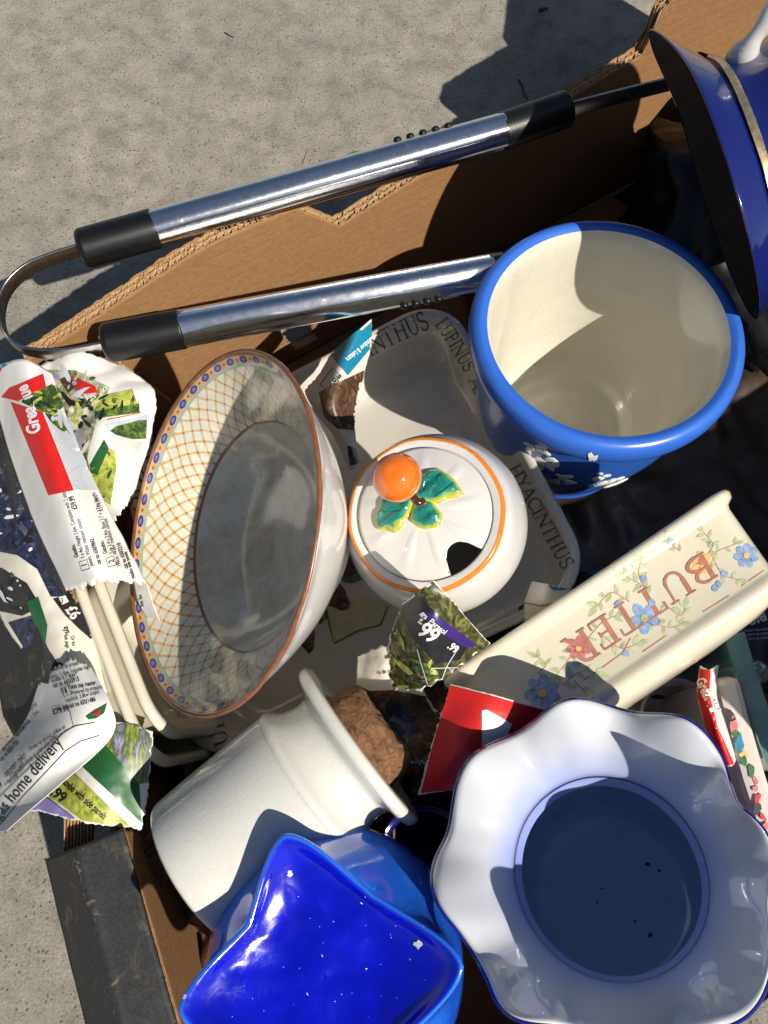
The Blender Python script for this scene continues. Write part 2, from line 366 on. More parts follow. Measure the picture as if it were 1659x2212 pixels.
def lathe(prof, seg=96, fn=None, closed_end=True, vs=None):
    """prof: [(r, z)], returns local verts, faces, uv; fn(theta, i, r, z) -> (r, z, dtheta)"""
    V, Fc, uv = [], [], []; n = len(prof)
    for i, (r, z) in enumerate(prof):
        for k in range(seg + 1 if False else seg):
            th = 2 * math.pi * k / seg; rr, zz = r, z
            if fn: rr, zz = fn(th, i, r, z)
            V.append(Vector((rr * math.cos(th), rr * math.sin(th), zz)))
            uv.append((k / seg, vs[i] if vs else i / (n - 1)))
    for i in range(n - 1):
        for k in range(seg):
            a = i * seg + k; b_ = i * seg + (k + 1) % seg
            Fc.append((a, b_, b_ + seg, a + seg))
    return V, Fc, uv
def cap(V, Fc, uv, ring, z=None, v=1.0, flip=False):
    c = sum((V[i] for i in ring), Vector()) / len(ring); V.append(c); uv.append((0.5, v)); ci = len(V) - 1
    for k in range(len(ring)):
        a, b_ = ring[k], ring[(k + 1) % len(ring)]
        Fc.append((a, b_, ci) if not flip else (b_, a, ci))
def smoothprof(pts, n=6):
    out = []
    P = [pts[0]] + list(pts) + [pts[-1]]
    for i in range(1, len(P) - 2):
        for k in range(n):
            t = k / n; out.append(tuple(crom(P[i - 1][j], P[i][j], P[i + 1][j], P[i + 2][j], t) for j in range(len(pts[0]))))
    out.append(tuple(pts[-1])); return out
def crom(a, b, c, d, t):
    return .5 * ((2 * b) + (-a + c) * t + (2 * a - 5 * b + 4 * c - d) * t * t + (-a + 3 * b - 3 * c + d) * t ** 3)
def rrect(hx, hy, r, n=7):
    r = min(r, hx * .999, hy * .999); P = []
    for (cx, cy, a0) in ((hx - r, hy - r, 0), (-hx + r, hy - r, 90), (-hx + r, -hy + r, 180), (hx - r, -hy + r, 270)):
        for k in range(n + 1):
            a = rad(a0 + 90 * k / n); P.append((cx + r * math.cos(a), cy + r * math.sin(a)))
    # extra points along the straight sides
    out = []
    for i in range(len(P)):
        a, b_ = P[i], P[(i + 1) % len(P)]; out.append(a)
        if (i + 1) % (n + 1) == 0:
            for k in range(1, 8): out.append((a[0] + (b_[0] - a[0]) * k / 8, a[1] + (b_[1] - a[1]) * k / 8))
    return out
def loft(secs, n=7, capb=True, capt=True):
    V, Fc = [], []; m = None
    for (hx, hy, r, z) in secs:
        P = rrect(hx, hy, r, n); m = len(P); V += [Vector((x, y, z)) for x, y in P]
    for i in range(len(secs) - 1):
        for k in range(m):
            a = i * m + k; b_ = i * m + (k + 1) % m; Fc.append((a, b_, b_ + m, a + m))
    uv = [(0, 0)] * len(V)
    if capb: cap(V, Fc, uv, list(range(m)), flip=True)
    if capt: cap(V, Fc, uv, list(range((len(secs) - 1) * m, len(secs) * m)))
    return V, Fc
def xf(M, V): return [M @ v for v in V]
def tube(pts, r, seg=10, capends=True, radii=None, flat=1.0, upv=Vector((0, 0, 1))):
    V, Fc = [], []; n = len(pts)
    for i, p in enumerate(pts):
        t = (pts[min(i + 1, n - 1)] - pts[max(i - 1, 0)]).normalized(); a = t.cross(upv)
        a = a.normalized() if a.length > 1e-6 else Vector((1, 0, 0)); b_ = a.cross(t)
        rr = radii[i] if radii else r
        for k in range(seg):
            th = 2 * math.pi * k / seg; V.append(p + a * (rr * flat * math.cos(th)) + b_ * (rr * math.sin(th)))
    for i in range(n - 1):
        for k in range(seg):
            a = i * seg + k; b_ = i * seg + (k + 1) % seg; Fc.append((a, b_, b_ + seg, a + seg))
    if capends: Fc.append(tuple(range(seg - 1, -1, -1))); Fc.append(tuple(range((n - 1) * seg, n * seg)))
    return V, Fc
def merge(*vf):
    V, Fc = [], []
    for v, f in vf:
        n = len(V); V += list(v); Fc += [tuple(i + n for i in x) for x in f]
    return V, Fc
def fbm(p, s, o=4): return noise.fractal(Vector(p) * s, 1.0, 2.0, o)

def sheet(name, ctrl, mat, nu=40, nv=40, crumple=.0015, cs=30, torn=(0, 0, 0, 0), parent=None, thick=.00025, label=None, cat='paper', group=None, seed=0, fold=0):
    """ctrl rows of (u, v, z): a sheet of paper through those points; torn = roughness of (top, bottom, left, right) edges in metres"""
    G = [[W(*p) for p in row] for row in ctrl]; nr, nc = len(G), len(G[0])
    def cr(L, t):
        n = len(L); x = t * (n - 1); i = min(int(x), n - 2); f = x - i
        a = L[i - 1] if i > 0 else L[0] * 2 - L[1]; d = L[i + 2] if i + 2 < n else L[-1] * 2 - L[-2]
        return Vector([crom(a[j], L[i][j], L[i + 1][j], d[j], f) for j in range(3)])
    V, Fc = [], []; rs = seed * 13.7
    for i in range(nv + 1):
        tv = i / nv
        for k in range(nu + 1):
            tu = k / nu; a, b_ = tu, tv
            if k == 0: a += torn[2] * (fbm((tv, rs, 0), 14) * .7 + .2 * random.uniform(-1, 1))
            if k == nu: a += torn[3] * (fbm((tv, rs, 3), 14) * .7 + .2 * random.uniform(-1, 1))
            if i == 0: b_ += torn[0] * (fbm((tu, rs, 5), 14) * .7 + .2 * random.uniform(-1, 1))
            if i == nv: b_ += torn[1] * (fbm((tu, rs, 7), 14) * .7 + .2 * random.uniform(-1, 1))
            p = cr([cr(G[r], min(1.05, max(-.05, a))) for r in range(nr)], min(1.05, max(-.05, b_)))
            h = crumple * fbm((p.x + rs, p.y, rs), cs)
            if fold: h += fold * (abs(noise.noise(Vector((p.x * 22 + rs, p.y * 22, 1)))) - .25) * 1.6
            V.append(p + Vector((0, 0, h)))
    for i in range(nv):
        for k in range(nu):
            a = i * (nu + 1) + k; Fc.append((a, a + 1, a + nu + 2, a + nu + 1))
    o = obj(name, V, Fc, mat, parent, thick=thick)
    if label: tag(o, label, cat, group)
    return o

# ---------------------------------------------------------------- print laid onto surfaces
def decal(name, V2, F2, target, mat, parent, off=.0004, maxlen=14, steps=None):
    """flat print: px polygons laid on a surface along the sight line, lifted by `off` along the surface normal"""
    bm = bmesh.new(); vs = [bm.verts.new((x, y, 0)) for x, y in V2]; lay = bm.faces.layers.int.new('s')
    for i, f in enumerate(F2):
        try:
            fc = bm.faces.new([vs[k] for k in f]); fc[lay] = steps[i] if steps else 0
        except ValueError: pass
    bmesh.ops.triangulate(bm, faces=bm.faces[:])
    for _ in range(5):
        ed = [e for e in bm.edges if e.calc_length() > maxlen]
        if not ed: break
        bmesh.ops.subdivide_edges(bm, edges=ed, cuts=1); bmesh.ops.triangulate(bm, faces=[f for f in bm.faces if len(f.verts) > 3])
    tr = target if isinstance(target, BVHTree) else bvh(target)
    pos = {}
    V, Fc, idx = [], [], {}
    for v in bm.verts:
        d = ray(v.co.x, v.co.y).normalized(); h = tr.ray_cast(CAM, d)
        if h[0] is None: continue
        n = h[1] if h[1].dot(d) < 0 else -h[1]
        st = v.link_faces[0][lay] if v.link_faces else 0
        idx[v] = len(V); V.append(h[0] + n * (off + st * 3e-5)); pos[v] = h[0]
    for f in bm.faces:
        if all(v in idx for v in f.verts):
            p = [pos[v] for v in f.verts]
            if max((p[0] - p[1]).length, (p[1] - p[2]).length, (p[0] - p[2]).length) < .03: Fc.append([idx[v] for v in f.verts])
    bm.free()
    if not Fc: return None
    return obj(name, V, Fc, mat, parent)
def poly(name, pts, target, mat, parent, off=.0004, maxlen=14):
    return decal(name, pts, [tuple(range(len(pts)))], target, mat, parent, off + .0002, min(maxlen, 8))
_tc = {}
def textmesh(s, bold=0):
    if (s, bold) in _tc: return _tc[(s, bold)]
    c = bpy.data.curves.new('t', 'FONT'); c.body = s; c.size = 1; c.offset = bold; c.resolution_u = 3; c.fill_mode = 'BOTH'
    o = bpy.data.objects.new('t', c); COL.objects.link(o); bpy.context.view_layer.update()
    dg = bpy.context.evaluated_depsgraph_get(); me = o.evaluated_get(dg).to_mesh()
    r = ([(v.co.x, v.co.y) for v in me.vertices], [tuple(p.vertices) for p in me.polygons])
    bpy.data.objects.remove(o); bpy.data.curves.remove(c); _tc[(s, bold)] = r; return r
def text(s, u, v, ang, size, target, mat, parent, bold=0, sx=.75, off=.0006, name='lettering', italic=0, mirror=1):
    """baseline starts at px (u, v), runs at `ang` degrees anticlockwise in the picture, em height `size` px"""
    V, Fc = textmesh(s, bold); ca, sa = math.cos(rad(ang)), math.sin(rad(ang)); out = []
    for x, y in V:
        x = (x + italic * y) * size * sx; y *= size * mirror; out.append((u + x * ca - y * sa, v - (x * sa + y * ca)))
    return decal(name, out, Fc, target, mat, parent, off, maxlen=min(max(8, size), 12))
TK, TN = .125, .06
def arc(cx, cy, rx, ry, a0, a1, n=10): return [(cx + rx * math.cos(rad(a0 + (a1 - a0) * k / n)), cy + ry * math.sin(rad(a0 + (a1 - a0) * k / n))) for k in range(n + 1)]
def sf(x, y, w=.16): return ([(x - w, y), (x + w, y)], .05)
GL = {  # serif capitals as strokes: (width, [(points, stroke width)...])
 'A': (.80, [([(.06, 0), (.40, 1)], TN), ([(.38, 1), (.74, 0)], TK), ([(.18, .34), (.60, .34)], TN), sf(.06, 0, .12), sf(.74, 0, .14)]),
 'B': (.66, [([(.12, 0), (.12, 1)], TK), (arc(.28, .75, .26, .25, 90, -90), .1), (arc(.30, .25, .32, .25, 90, -90), .11), ([(.0, 1), (.28, 1)], TN), ([(.12, .5), (.3, .5)], TN), ([(.0, 0), (.30, 0)], TN)]),
 'C': (.76, [(arc(.44, .5, .38, .5, 45, 315, 18), .1), ([(.72, .70), (.72, 1)], .05)]),
 'E': (.64, [([(.14, 0), (.14, 1)], TK), ([(.0, 1), (.56, 1)], TN), ([(.14, .52), (.44, .52)], TN), ([(.0, 0), (.58, 0)], TN), ([(.56, 1), (.56, .78)], .05), ([(.58, 0), (.58, .24)], .05), ([(.44, .42), (.44, .62)], .045)]),
 'H': (.86, [([(.16, 0), (.16, 1)], TK), ([(.68, 0), (.68, 1)], TK), ([(.16, .52), (.68, .52)], TN), sf(.16, 0), sf(.16, 1), sf(.68, 0), sf(.68, 1)]),
 'I': (.40, [([(.18, 0), (.18, 1)], TK), sf(.18, 0), sf(.18, 1)]),
 'L': (.62, [([(.16, 0), (.16, 1)], TK), sf(.16, 1), ([(.0, 0), (.56, 0)], TN), ([(.56, 0), (.56, .28)], .05)]),
 'M': (.98, [([(.10, 0), (.14, 1)], TN), ([(.14, 1), (.46, .05)], TK), ([(.46, .05), (.78, 1)], TN), ([(.78, 1), (.84, 0)], TK), sf(.10, 0, .11), sf(.84, 0, .14), sf(.1, 1, .1), sf(.82, 1, .1)]),
 'N': (.88, [([(.12, 0), (.12, 1)], TN), ([(.10, 1), (.72, 0)], TK), ([(.72, 0), (.72, 1)], TN), sf(.12, 0, .13), sf(.06, 1, .1), sf(.72, 1, .13)]),
 'O': (.86, [(arc(.42, .5, .37, .5, 0, 360, 24), .1)]),
 'P': (.64, [([(.14, 0), (.14, 1)], TK), (arc(.28, .73, .28, .27, 90, -90), .1), ([(.0, 1), (.28, 1)], TN), ([(.14, .46), (.28, .46)], TN), sf(.14, 0)]),
 'R': (.74, [([(.14, 0), (.14, 1)], TK), (arc(.28, .74, .27, .26, 90, -90), .1), ([(.0, 1), (.28, 1)], TN), ([(.14, .48), (.3, .48)], TN), ([(.30, .48), (.66, 0)], TK), sf(.14, 0, .13), sf(.68, 0, .1)]),
 'S': (.60, [(arc(.29, .75, .22, .25, 40, 270, 12) + arc(.29, .25, .24, .25, 90, -140, 12)[1:], .1), ([(.48, .72), (.48, .98)], .05), ([(.06, .28), (.06, .02)], .05)]),
 'T': (.72, [([(.34, 0), (.34, 1)], TK), ([(.02, 1), (.66, 1)], TN), ([(.02, 1), (.02, .74)], .05), ([(.66, 1), (.66, .74)], .05), sf(.34, 0)]),
 'U': (.84, [([(.16, 1), (.16, .36)], TK), (arc(.41, .34, .25, .34, 180, 360, 10), .085), ([(.66, .34), (.66, 1)], TN), sf(.16, 1), sf(.66, 1, .13)]),
 'Y': (.78, [([(.06, 1), (.38, .46)], TK), ([(.38, .46), (.68, 1)], TN), ([(.38, .48), (.38, 0)], TK), sf(.38, 0), sf(.06, 1, .12), sf(.68, 1, .12)]),
 ' ': (.55, []), ',': (.3, [([(.12, .08), (.06, -.16)], TN)]) }
def serif(s, path, size0, size1, target, mat, parent, name='lettering', off=.0005, bold=1.0, sq=1.0, flip=False):
    """letters set along a px path; the letters' feet on the path, their tops to its left (or right when flip)"""
    tot = sum(GL[c][0] for c in s); L = [0]
    for a, b_ in zip(path, path[1:]): L.append(L[-1] + math.hypot(b_[0] - a[0], b_[1] - a[1]))
    def pt(d):
        d = max(0, min(L[-1], d)); i = max(j for j in range(len(L) - 1) if L[j] <= d + 1e-9); f = (d - L[i]) / (L[i + 1] - L[i])
        a, b_ = path[i], path[i + 1]; t = ((b_[0] - a[0]) / (L[i + 1] - L[i]), (b_[1] - a[1]) / (L[i + 1] - L[i]))
        return (a[0] + (b_[0] - a[0]) * f, a[1] + (b_[1] - a[1]) * f), t
    adv = 0; out = []
    for c in s:
        wd, strokes = GL[c]; V, Fc, st = [], [], []
        mid = adv + wd / 2; p, t = pt(L[-1] * mid / tot); size = size0 + (size1 - size0) * mid / tot; n = (t[1], -t[0])
        if flip: n = (-n[0], -n[1])
        k = L[-1] / tot
        def P(x, y): return (p[0] + t[0] * (x - wd / 2) * k * sq + n[0] * y * size, p[1] + t[1] * (x - wd / 2) * k * sq + n[1] * y * size)
        for si, (pts, sw) in enumerate(strokes):
            for i in range(len(pts) - 1):
                a, b_ = Vector(pts[i]), Vector(pts[i + 1]); dr = (b_ - a).normalized(); nn = Vector((-dr.y, dr.x)) * sw * bold / 2
                e = dr * (.02 if len(pts) > 2 else 0); q = len(V)
                for w_ in (a - e + nn, b_ + e + nn, b_ + e - nn, a - e - nn): V.append(P(w_.x, w_.y))
                Fc.append((q, q + 1, q + 2, q + 3)); st.append(si * 2 + i % 2)
        if Fc: out.append(decal(name, V, Fc, target, mat, parent, off, 10, st))
        adv += wd
    return out
def blob_poly(cx, cy, r, n=10, jit=.2, sx=1, sy=1, ang=0):
    P = []; ca, sa = math.cos(rad(ang)), math.sin(rad(ang))
    for k in range(n):
        a = 2 * math.pi * k / n; q = r * (1 + random.uniform(-jit, jit)); x, y = q * math.cos(a) * sx, q * math.sin(a) * sy
        P.append((cx + x * ca - y * sa, cy + x * sa + y * ca))
    return P
def ribbon(pts, w0, w1=None):
    w1 = w0 if w1 is None else w1; V, Fc = [], []; n = len(pts)
    for i, p in enumerate(pts):
        a, b_ = pts[max(i - 1, 0)], pts[min(i + 1, n - 1)]; dx, dy = b_[0] - a[0], b_[1] - a[1]; l = math.hypot(dx, dy) or 1
        w_ = w0 + (w1 - w0) * i / (n - 1); V += [(p[0] - dy / l * w_ / 2, p[1] + dx / l * w_ / 2), (p[0] + dy / l * w_ / 2, p[1] - dx / l * w_ / 2)]
    for i in range(n - 1): Fc.append((2 * i, 2 * i + 1, 2 * i + 3, 2 * i + 2))
    return V, Fc
def leafpoly(x, y, ang, ln, wd):
    P = []; ca, sa = math.cos(rad(ang)), math.sin(rad(ang))
    for k in range(6): t = k / 5; P.append((t * ln, wd * math.sin(math.pi * t ** .8)))
    for k in range(4, 0, -1): t = k / 5; P.append((t * ln, -wd * math.sin(math.pi * t ** .8)))
    return [(x + a * ca - b_ * sa, y - (a * sa + b_ * ca)) for a, b_ in P]
def polys(name, plist, target, mat, parent, off=.0004, maxlen=14):
    V, Fc = [], []
    for P in plist:
        n = len(V); V += list(P); Fc.append(tuple(range(n, n + len(P))))
    return decal(name, V, Fc, target, mat, parent, off, maxlen)
def inpoly(x, y, P):
    c = False; n = len(P)
    for i in range(n):
        (x1, y1), (x2, y2) = P[i], P[(i + 1) % n]
        if (y1 > y) != (y2 > y) and x < (x2 - x1) * (y - y1) / (y2 - y1) + x1: c = not c
    return c
def edist(x, y, P):
    best = 1e9; n = len(P)
    for i in range(n):
        (x1, y1), (x2, y2) = P[i], P[(i + 1) % n]; dx, dy = x2 - x1, y2 - y1; t = max(0, min(1, ((x - x1) * dx + (y - y1) * dy) / (dx * dx + dy * dy or 1)))
        best = min(best, math.hypot(x - x1 - t * dx, y - y1 - t * dy))
    return best


# ================================================================ ground
g = obj('ground', [(-30, -30, 0), (30, -30, 0), (30, 30, 0), (-30, 30, 0)], [(0, 1, 2, 3)], M_conc, smooth=False, origin=Vector((0, 0, 0))); g['kind'] = 'structure'

# ================================================================ cardboard box
BZ = .22
Pa, Pb = W(90, 760, BZ), W(1400, 118, BZ)
BD = Vector((Pb.x - Pa.x, Pb.y - Pa.y, 0)); BL = BD.length; BD.normalize(); BN = Vector((-BD.y, BD.x, 0))
P0 = Vector((Pa.x, Pa.y, 0)) - BD * .015
def raywall(u, v, P=None, D=None, N=None):
    P = P or P0; D = D or BD; N = N or BN
    d = ray(u, v); t = (P - CAM).dot(N) / d.dot(N); q = CAM + d * t; return ((q - P).dot(D), q.z)
def pw(pts):
    def f(s):
        if s <= pts[0][0]: return pts[0][1]
        for (a, x), (b_, y) in zip(pts, pts[1:]):
            if s <= b_: return x + (y - x) * (s - a) / (b_ - a or 1)
        return pts[-1][1]
    return f
rimpts = [raywall(*p) for p in ((90, 760), (410, 556), (480, 520), (640, 452), (735, 492), (930, 375), (1210, 230), (1396, 120))]
s1 = rimpts[-1][0]
rimpts = [(-.02, BZ)] + rimpts + [(s1 + .002, .262), (s1 + .03, .285), (s1 + .15, .30), (s1 + .155, .315), (s1 + .25, .41), (s1 + .33, .46)]
hole = [raywall(*p) for p in ((600, 718), (660, 690), (692, 735), (642, 762))]
FLc = Vector((-.06, -.30, 0)); BLEN = 1.0
BR = P0 + BD * BLEN; A = P0.copy(); FR_c = FLc + BD * BLEN
box = thing('cardboard_box', Matrix.Translation((A + FR_c) / 2), 'open brown corrugated cardboard box with torn rim, full of crockery, standing on concrete', 'box')
def wallgrid(P, D, N, L, of, hf, z0f, ds, nz, holes=(), jit=.0, seed=0):
    V, Fc = [], []; ns = max(1, int(L / ds)); keep = {}
    for i in range(ns + 1):
        s = L * i / ns; top = hf(s) + jit * (fbm((s, seed, 0), 90, 3) + .3 * random.uniform(-1, 1)); z0 = z0f(s) if callable(z0f) else z0f
        for k in range(nz + 1):
            z = z0 + (top - z0) * k / nz; V.append(P + D * s + N * of(s, z) + Vector((0, 0, z)))
    for i in range(ns):
        for k in range(nz):
            s = L * (i + .5) / ns; z = z0f if not callable(z0f) else z0f(s); z = z + (hf(s) - z) * (k + .5) / nz
            if any(inpoly(s, z, h) for h in holes): continue
            a = i * (nz + 1) + k; Fc.append((a, a + nz + 1, a + nz + 2, a + 1))
    return V, Fc
def bow(s, z, L=BLEN): return .004 * math.sin(math.pi * s / L) + .0012 * fbm((s, z, 0), 9, 3)
def board(pname, P, D, N, L, hf, holes=(), bowf=lambda s, z: 0, seed=0, fine=True, inner=M_card, outer=M_black, t=.0115):
    cell = .004 if fine else .02; nz = 54 if fine else 6
    p = obj(pname, *wallgrid(P, D, N, L, lambda s, z: bowf(s, z), hf, .012, cell, nz, holes, .0012, seed), inner, box, thick=.0007)
    q = obj('outer_liner', *wallgrid(P, D, N, L, lambda s, z: t + bowf(s, z), lambda s: hf(s) + .001, .003, cell, nz, [[(a, b_) for a, b_ in h] for h in holes], .0025, seed + 4), outer, p, thick=.0007)
    if fine:
        fl = []
        for j, (o, am, wl) in enumerate(((t * .25, t * .19, .0066), (t * .75, t * .19, .0055))):
            fl.append(wallgrid(P, D, N, L, lambda s, z: o + am * math.sin(2 * math.pi * s / wl + 3.2 * fbm((s, 0, j), 22, 3)) + .0006 * fbm((s, z, j), 120, 2) + bowf(s, z), lambda s: hf(s) - .0006 + .0022 * fbm((s, j, 2), 120, 3), lambda s: hf(s) - .03, .0007, 2, (), .0009, seed + j))
        for oo, dz, sd in ((t * .5, .0, 9), (.0009, -.0004, 11), (t - .0009, -.0002, 13)):
            fl.append(wallgrid(P, D, N, L, lambda s, z: oo + .0005 * fbm((s, z, sd), 80, 2) + bowf(s, z), lambda s: hf(s) + dz + .0012 * fbm((s, sd, 2), 150, 3), lambda s: hf(s) - .03, .0015, 2, (), .0016, seed + sd))
        o = obj('fluting', *merge(*fl), M_flute, p, thick=.0010)
        for h in holes:      # raw edge of the hand hole
            rim = []
            for (a, b_), (c, d_) in zip(h, h[1:] + h[:1]):
                n = 10
                for k in range(n):
                    pass
            ring = []
            for (a, b_), (c, d_) in zip(h, h[1:] + h[:1]):
                for k in range(8): ring.append((a + (c - a) * k / 8 + random.uniform(-.0008, .0008), b_ + (d_ - b_) * k / 8 + random.uniform(-.0008, .0008)))
            V = []; m = len(ring)
            for oo in (0, t * .5, t):
                V += [P + D * a + N * (oo + bowf(a, b_)) + Vector((0, 0, b_ + .0006 * random.uniform(-1, 1))) for a, b_ in ring]
            Fc = [(l * m + k, l * m + (k + 1) % m, (l + 1) * m + (k + 1) % m, (l + 1) * m + k) for l in range(2) for k in range(m)]
            obj('hand_hole_edge', V, Fc, M_flute, p)
    return p
bw = board('back_wall', P0, BD, BN, BLEN, pw(rimpts), [hole], bow, 1, outer=M_card)
# left wall, in two lengths that follow the bent rim
LA, LB = W(266, 1789, BZ), W(384, 2212, BZ)
for i, (p, q) in enumerate(((A, LA), (LA, FLc + Vector((0, 0, BZ))))):
    p = Vector((p.x, p.y, 0)); q = Vector((q.x, q.y, 0)); d = (q - p); L = d.length; d.normalize()
    board('left_wall', p, d, Vector((d.y, -d.x, 0)), L, (lambda s: BZ) if i else (lambda s, L=L: BZ - (.012 if s > L - .05 else 0)), (), lambda s, z: 0, 20 + i)
d = (FR_c - FLc).normalized()
board('front_wall', FLc, d, Vector((d.y, -d.x, 0)), (FR_c - FLc).length, pw([(0, BZ), (.47, BZ), (.475, .42), (BLEN, .42)]), (), lambda s, z: 0, 30, False)  # right part raised out of view, added height to shade the box floor
d = (FR_c - BR).normalized()
board('right_wall', BR, d, Vector((-d.y, d.x, 0)), (FR_c - BR).length, lambda s: .38, (), lambda s, z: 0, 31, False)  # unseen wall made taller to add shade inside the box
cs4 = [A, BR, FR_c, FLc]
obj('base_panel', [c + Vector((0, 0, z)) for z in (.003, .011) for c in cs4], [(3, 2, 1, 0), (4, 5, 6, 7), (0, 1, 5, 4), (1, 2, 6, 5), (2, 3, 7, 6), (3, 0, 4, 7)], M_card, box, smooth=False)
# overlapping corner tab on the inside of the back wall
tb = [(-.004, .2)] + [raywall(*p) for p in ((252, 776), (300, 812), (366, 864))]; tb += [(tb[-1][0] + .01, .02), (-.004, .02)]
V = [P0 + BD * a + BN * o + Vector((0, 0, z)) for o in (-.0012, -.0052) for a, z in tb]; m = len(tb)
tabo = obj('corner_tab', V, [tuple(range(m, 2 * m))] + [(k, (k + 1) % m, m + (k + 1) % m, m + k) for k in range(m)], M_card, box, smooth=False)
ed = []
for a, b_ in zip(tb[1:3], tb[2:4]):
    pts = [P0 + BD * (a[0] + (b_[0] - a[0]) * k / 14 + random.uniform(-.0006, .0006)) + BN * -.0034 + Vector((0, 0, a[1] + (b_[1] - a[1]) * k / 14)) for k in range(15)]
    ed.append(tube(pts, .0021, 6))
obj('torn_edge', *merge(*ed), M_flute, tabo)
# black flap folded over the left wall: ledge, worn crease, hanging skirt
def flapsheet(rows, name, parent, nv=60):
    G = [[W(*p) for p in r] for r in rows]; V, Fc, wr = [], [], []
    for i in range(nv + 1):
        t = i / nv * (len(G) - 1); k = min(int(t), len(G) - 2); f = t - k
        row = [G[k][j].lerp(G[k + 1][j], f) for j in range(len(G[0]))]
        for j in range(len(row) - 1):
            n = 10
            for q in range(n + (1 if j == len(row) - 2 else 0)):
                p = row[j].lerp(row[j + 1], q / n); x = j + q / n
                c = .0 if len(row) < 3 else math.exp(-((x - 1.0) / .10) ** 2)
                p = p + Vector((0, 0, .0012 * fbm((p.x, p.y, 0), 22, 3) + .0015 * c))
                edge = math.exp(-((x) / .05) ** 2) * .5 + (.45 if x > 1 else .12)
                V.append(p); wr.append(min(1.4, c * 1.3 + edge * .7))
    m = 10 * (len(G[0]) - 1) + 1
    for i in range(nv):
        for j in range(m - 1): a = i * m + j; Fc.append((a, a + 1, a + m + 1, a + m))
    return obj(name, V, Fc, M_black, parent, attr={'wear': wr}, thick=.003)
flap = flapsheet([[(268, 1788, .224), (198, 1806, .221), (150, 1826, .188)][:0] or [(266, 1789, .224), (164, 1830, .2225), (101, 1855, .178)], [(320, 1990, .224), (212, 2020, .2225), (144, 2030, .178)], [(388, 2230, .224), (268, 2240, .2225), (195, 2240, .178)], [(470, 2560, .224), (360, 2570, .2225), (280, 2570, .178)]], 'folded_flap', box)
flap2 = flapsheet([[(40, 800, .221), (-20, 815, .217), (-90, 830, .15)], [(130, 1230, .221), (60, 1250, .217), (-40, 1270, .15)], [(195, 1500, .221), (120, 1525, .217), (10, 1545, .15)], [(225, 1620, .218), (155, 1645, .214), (75, 1665, .16)]], 'folded_flap', box)
# ragged brown tear between the two flaps
for q in range(3):
    V, Fc = [], []; nu_, nv_ = 60, 14
    for i in range(nv_ + 1):
        for k in range(nu_ + 1):
            u = 138 + 66 * k / nu_; v = 1742 + q * 4 + (86 - q * 16 + 14 * fbm((k * .12, q, 0), 1, 3)) * i / nv_ + 22 * (1 - k / nu_)
            V.append(W(u, v, .206 - q * .006 + .0022 * math.sin(k * .95 + q + i * .12) - .010 * (i / nv_) ** 2 + .002 * fbm((k * .2, i * .3, q), 1, 2)))
    for i in range(nv_):
        for k in range(nu_): a = i * (nu_ + 1) + k; Fc.append((a, a + 1, a + nu_ + 2, a + nu_ + 1))
    obj('torn_fluting', V, Fc, M_flute, box, thick=.0005)

# ================================================================ dark wad of torn corrugated card in the corner
Mw = Matrix.Translation(W(322, 1838, .15))
def wad(name, u, v, z, r, mat, label, cat, sx=.55, n=2600, ang=20):
    c = W(u, v, z); V, Fc = [], []; ns, nt_ = 40, 28
    for i in range(nt_ + 1):
        for k in range(ns):
            th, ph = 2 * math.pi * k / ns, math.pi * i / nt_; q = Vector((math.sin(ph) * math.cos(th), math.sin(ph) * math.sin(th), math.cos(ph)))
            rr = r * (1 + .30 * (abs(fbm(q + Vector((u, 0, 0)), 3.2, 3)) - .3) + .18 * math.sin(14 * q.y + 5 * fbm(q, 2)) * abs(q.x))
            p = Vector((q.x * sx, q.y, q.z)) * rr; p = Matrix.Rotation(rad(ang), 3, 'Z') @ p; V.append(c + p)
    for i in range(nt_):
        for k in range(ns): a = i * ns + k; b_ = i * ns + (k + 1) % ns; Fc.append((a, b_, b_ + ns, a + ns))
    return tag(obj(name, V, Fc, mat, smooth=False), label, cat)
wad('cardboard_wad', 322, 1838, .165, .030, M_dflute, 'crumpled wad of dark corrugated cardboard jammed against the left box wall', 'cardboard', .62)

# ================================================================ steel tongs resting across the rim
ZU, ZL = .2555, .238
tongs = thing('kitchen_tongs', Matrix.Translation(W(620, 380, ZU)), 'long steel tongs with chrome sleeves and black plastic ends lying across the box rim', 'tongs')
def sleeve_sec(th):   # pressed sleeve: round back, flattened lip with a groove
    return 1 + .04 * math.cos(2 * th) + .022 * math.cos(7 * th + .8) - .10 * math.exp(-((math.sin((th - 2.2) / 2)) / .10) ** 2) - .06 * math.exp(-((math.sin((th - 5.2) / 2)) / .12) ** 2)
def rod(pname, p, q, r, mat, parent, sec=None, taper=1.0, seg=48, rings=14, roundend=0):
    ax = (q - p); L = ax.length; M = frame(p, ax, Vector((0, 0, 1)))
    pr = []
    if roundend: pr += [(r * .55, -.0015), (r * .86, .0), (r * .97, .002)]
    pr += [(r, L * k / rings + (.004 if roundend and k == 0 else 0)) for k in range(rings + 1)]
    pr = pr[:-1] + [(r, L - .0006), (r, L), (r * .93, L + .0012), (r * .6, L + .0012)]
    if not roundend: pr = [(r, 0), (r, .0006)] + pr[1:]
    V, Fc, uv = lathe(pr, seg, (lambda th, i, r_, z: (r_ * (sec(th) if sec else 1), z)))
    cap(V, Fc, uv, list(range(seg)), flip=True); cap(V, Fc, uv, list(range((len(pr) - 1) * seg, len(pr) * seg)))
    return obj(pname, xf(M, V), Fc, mat, parent)
RS = .0155
u0, u1 = W(330, 495, ZU), W(1087, 283, ZU); ax = (u1 - u0).normalized()
sl1 = rod('sleeve', u0, u1, RS, M_chrome, tongs, sleeve_sec)
rod('end_cap', u0 - ax * .062, u0 + ax * .002, RS * 1.06, M_plastic, tongs, roundend=1)
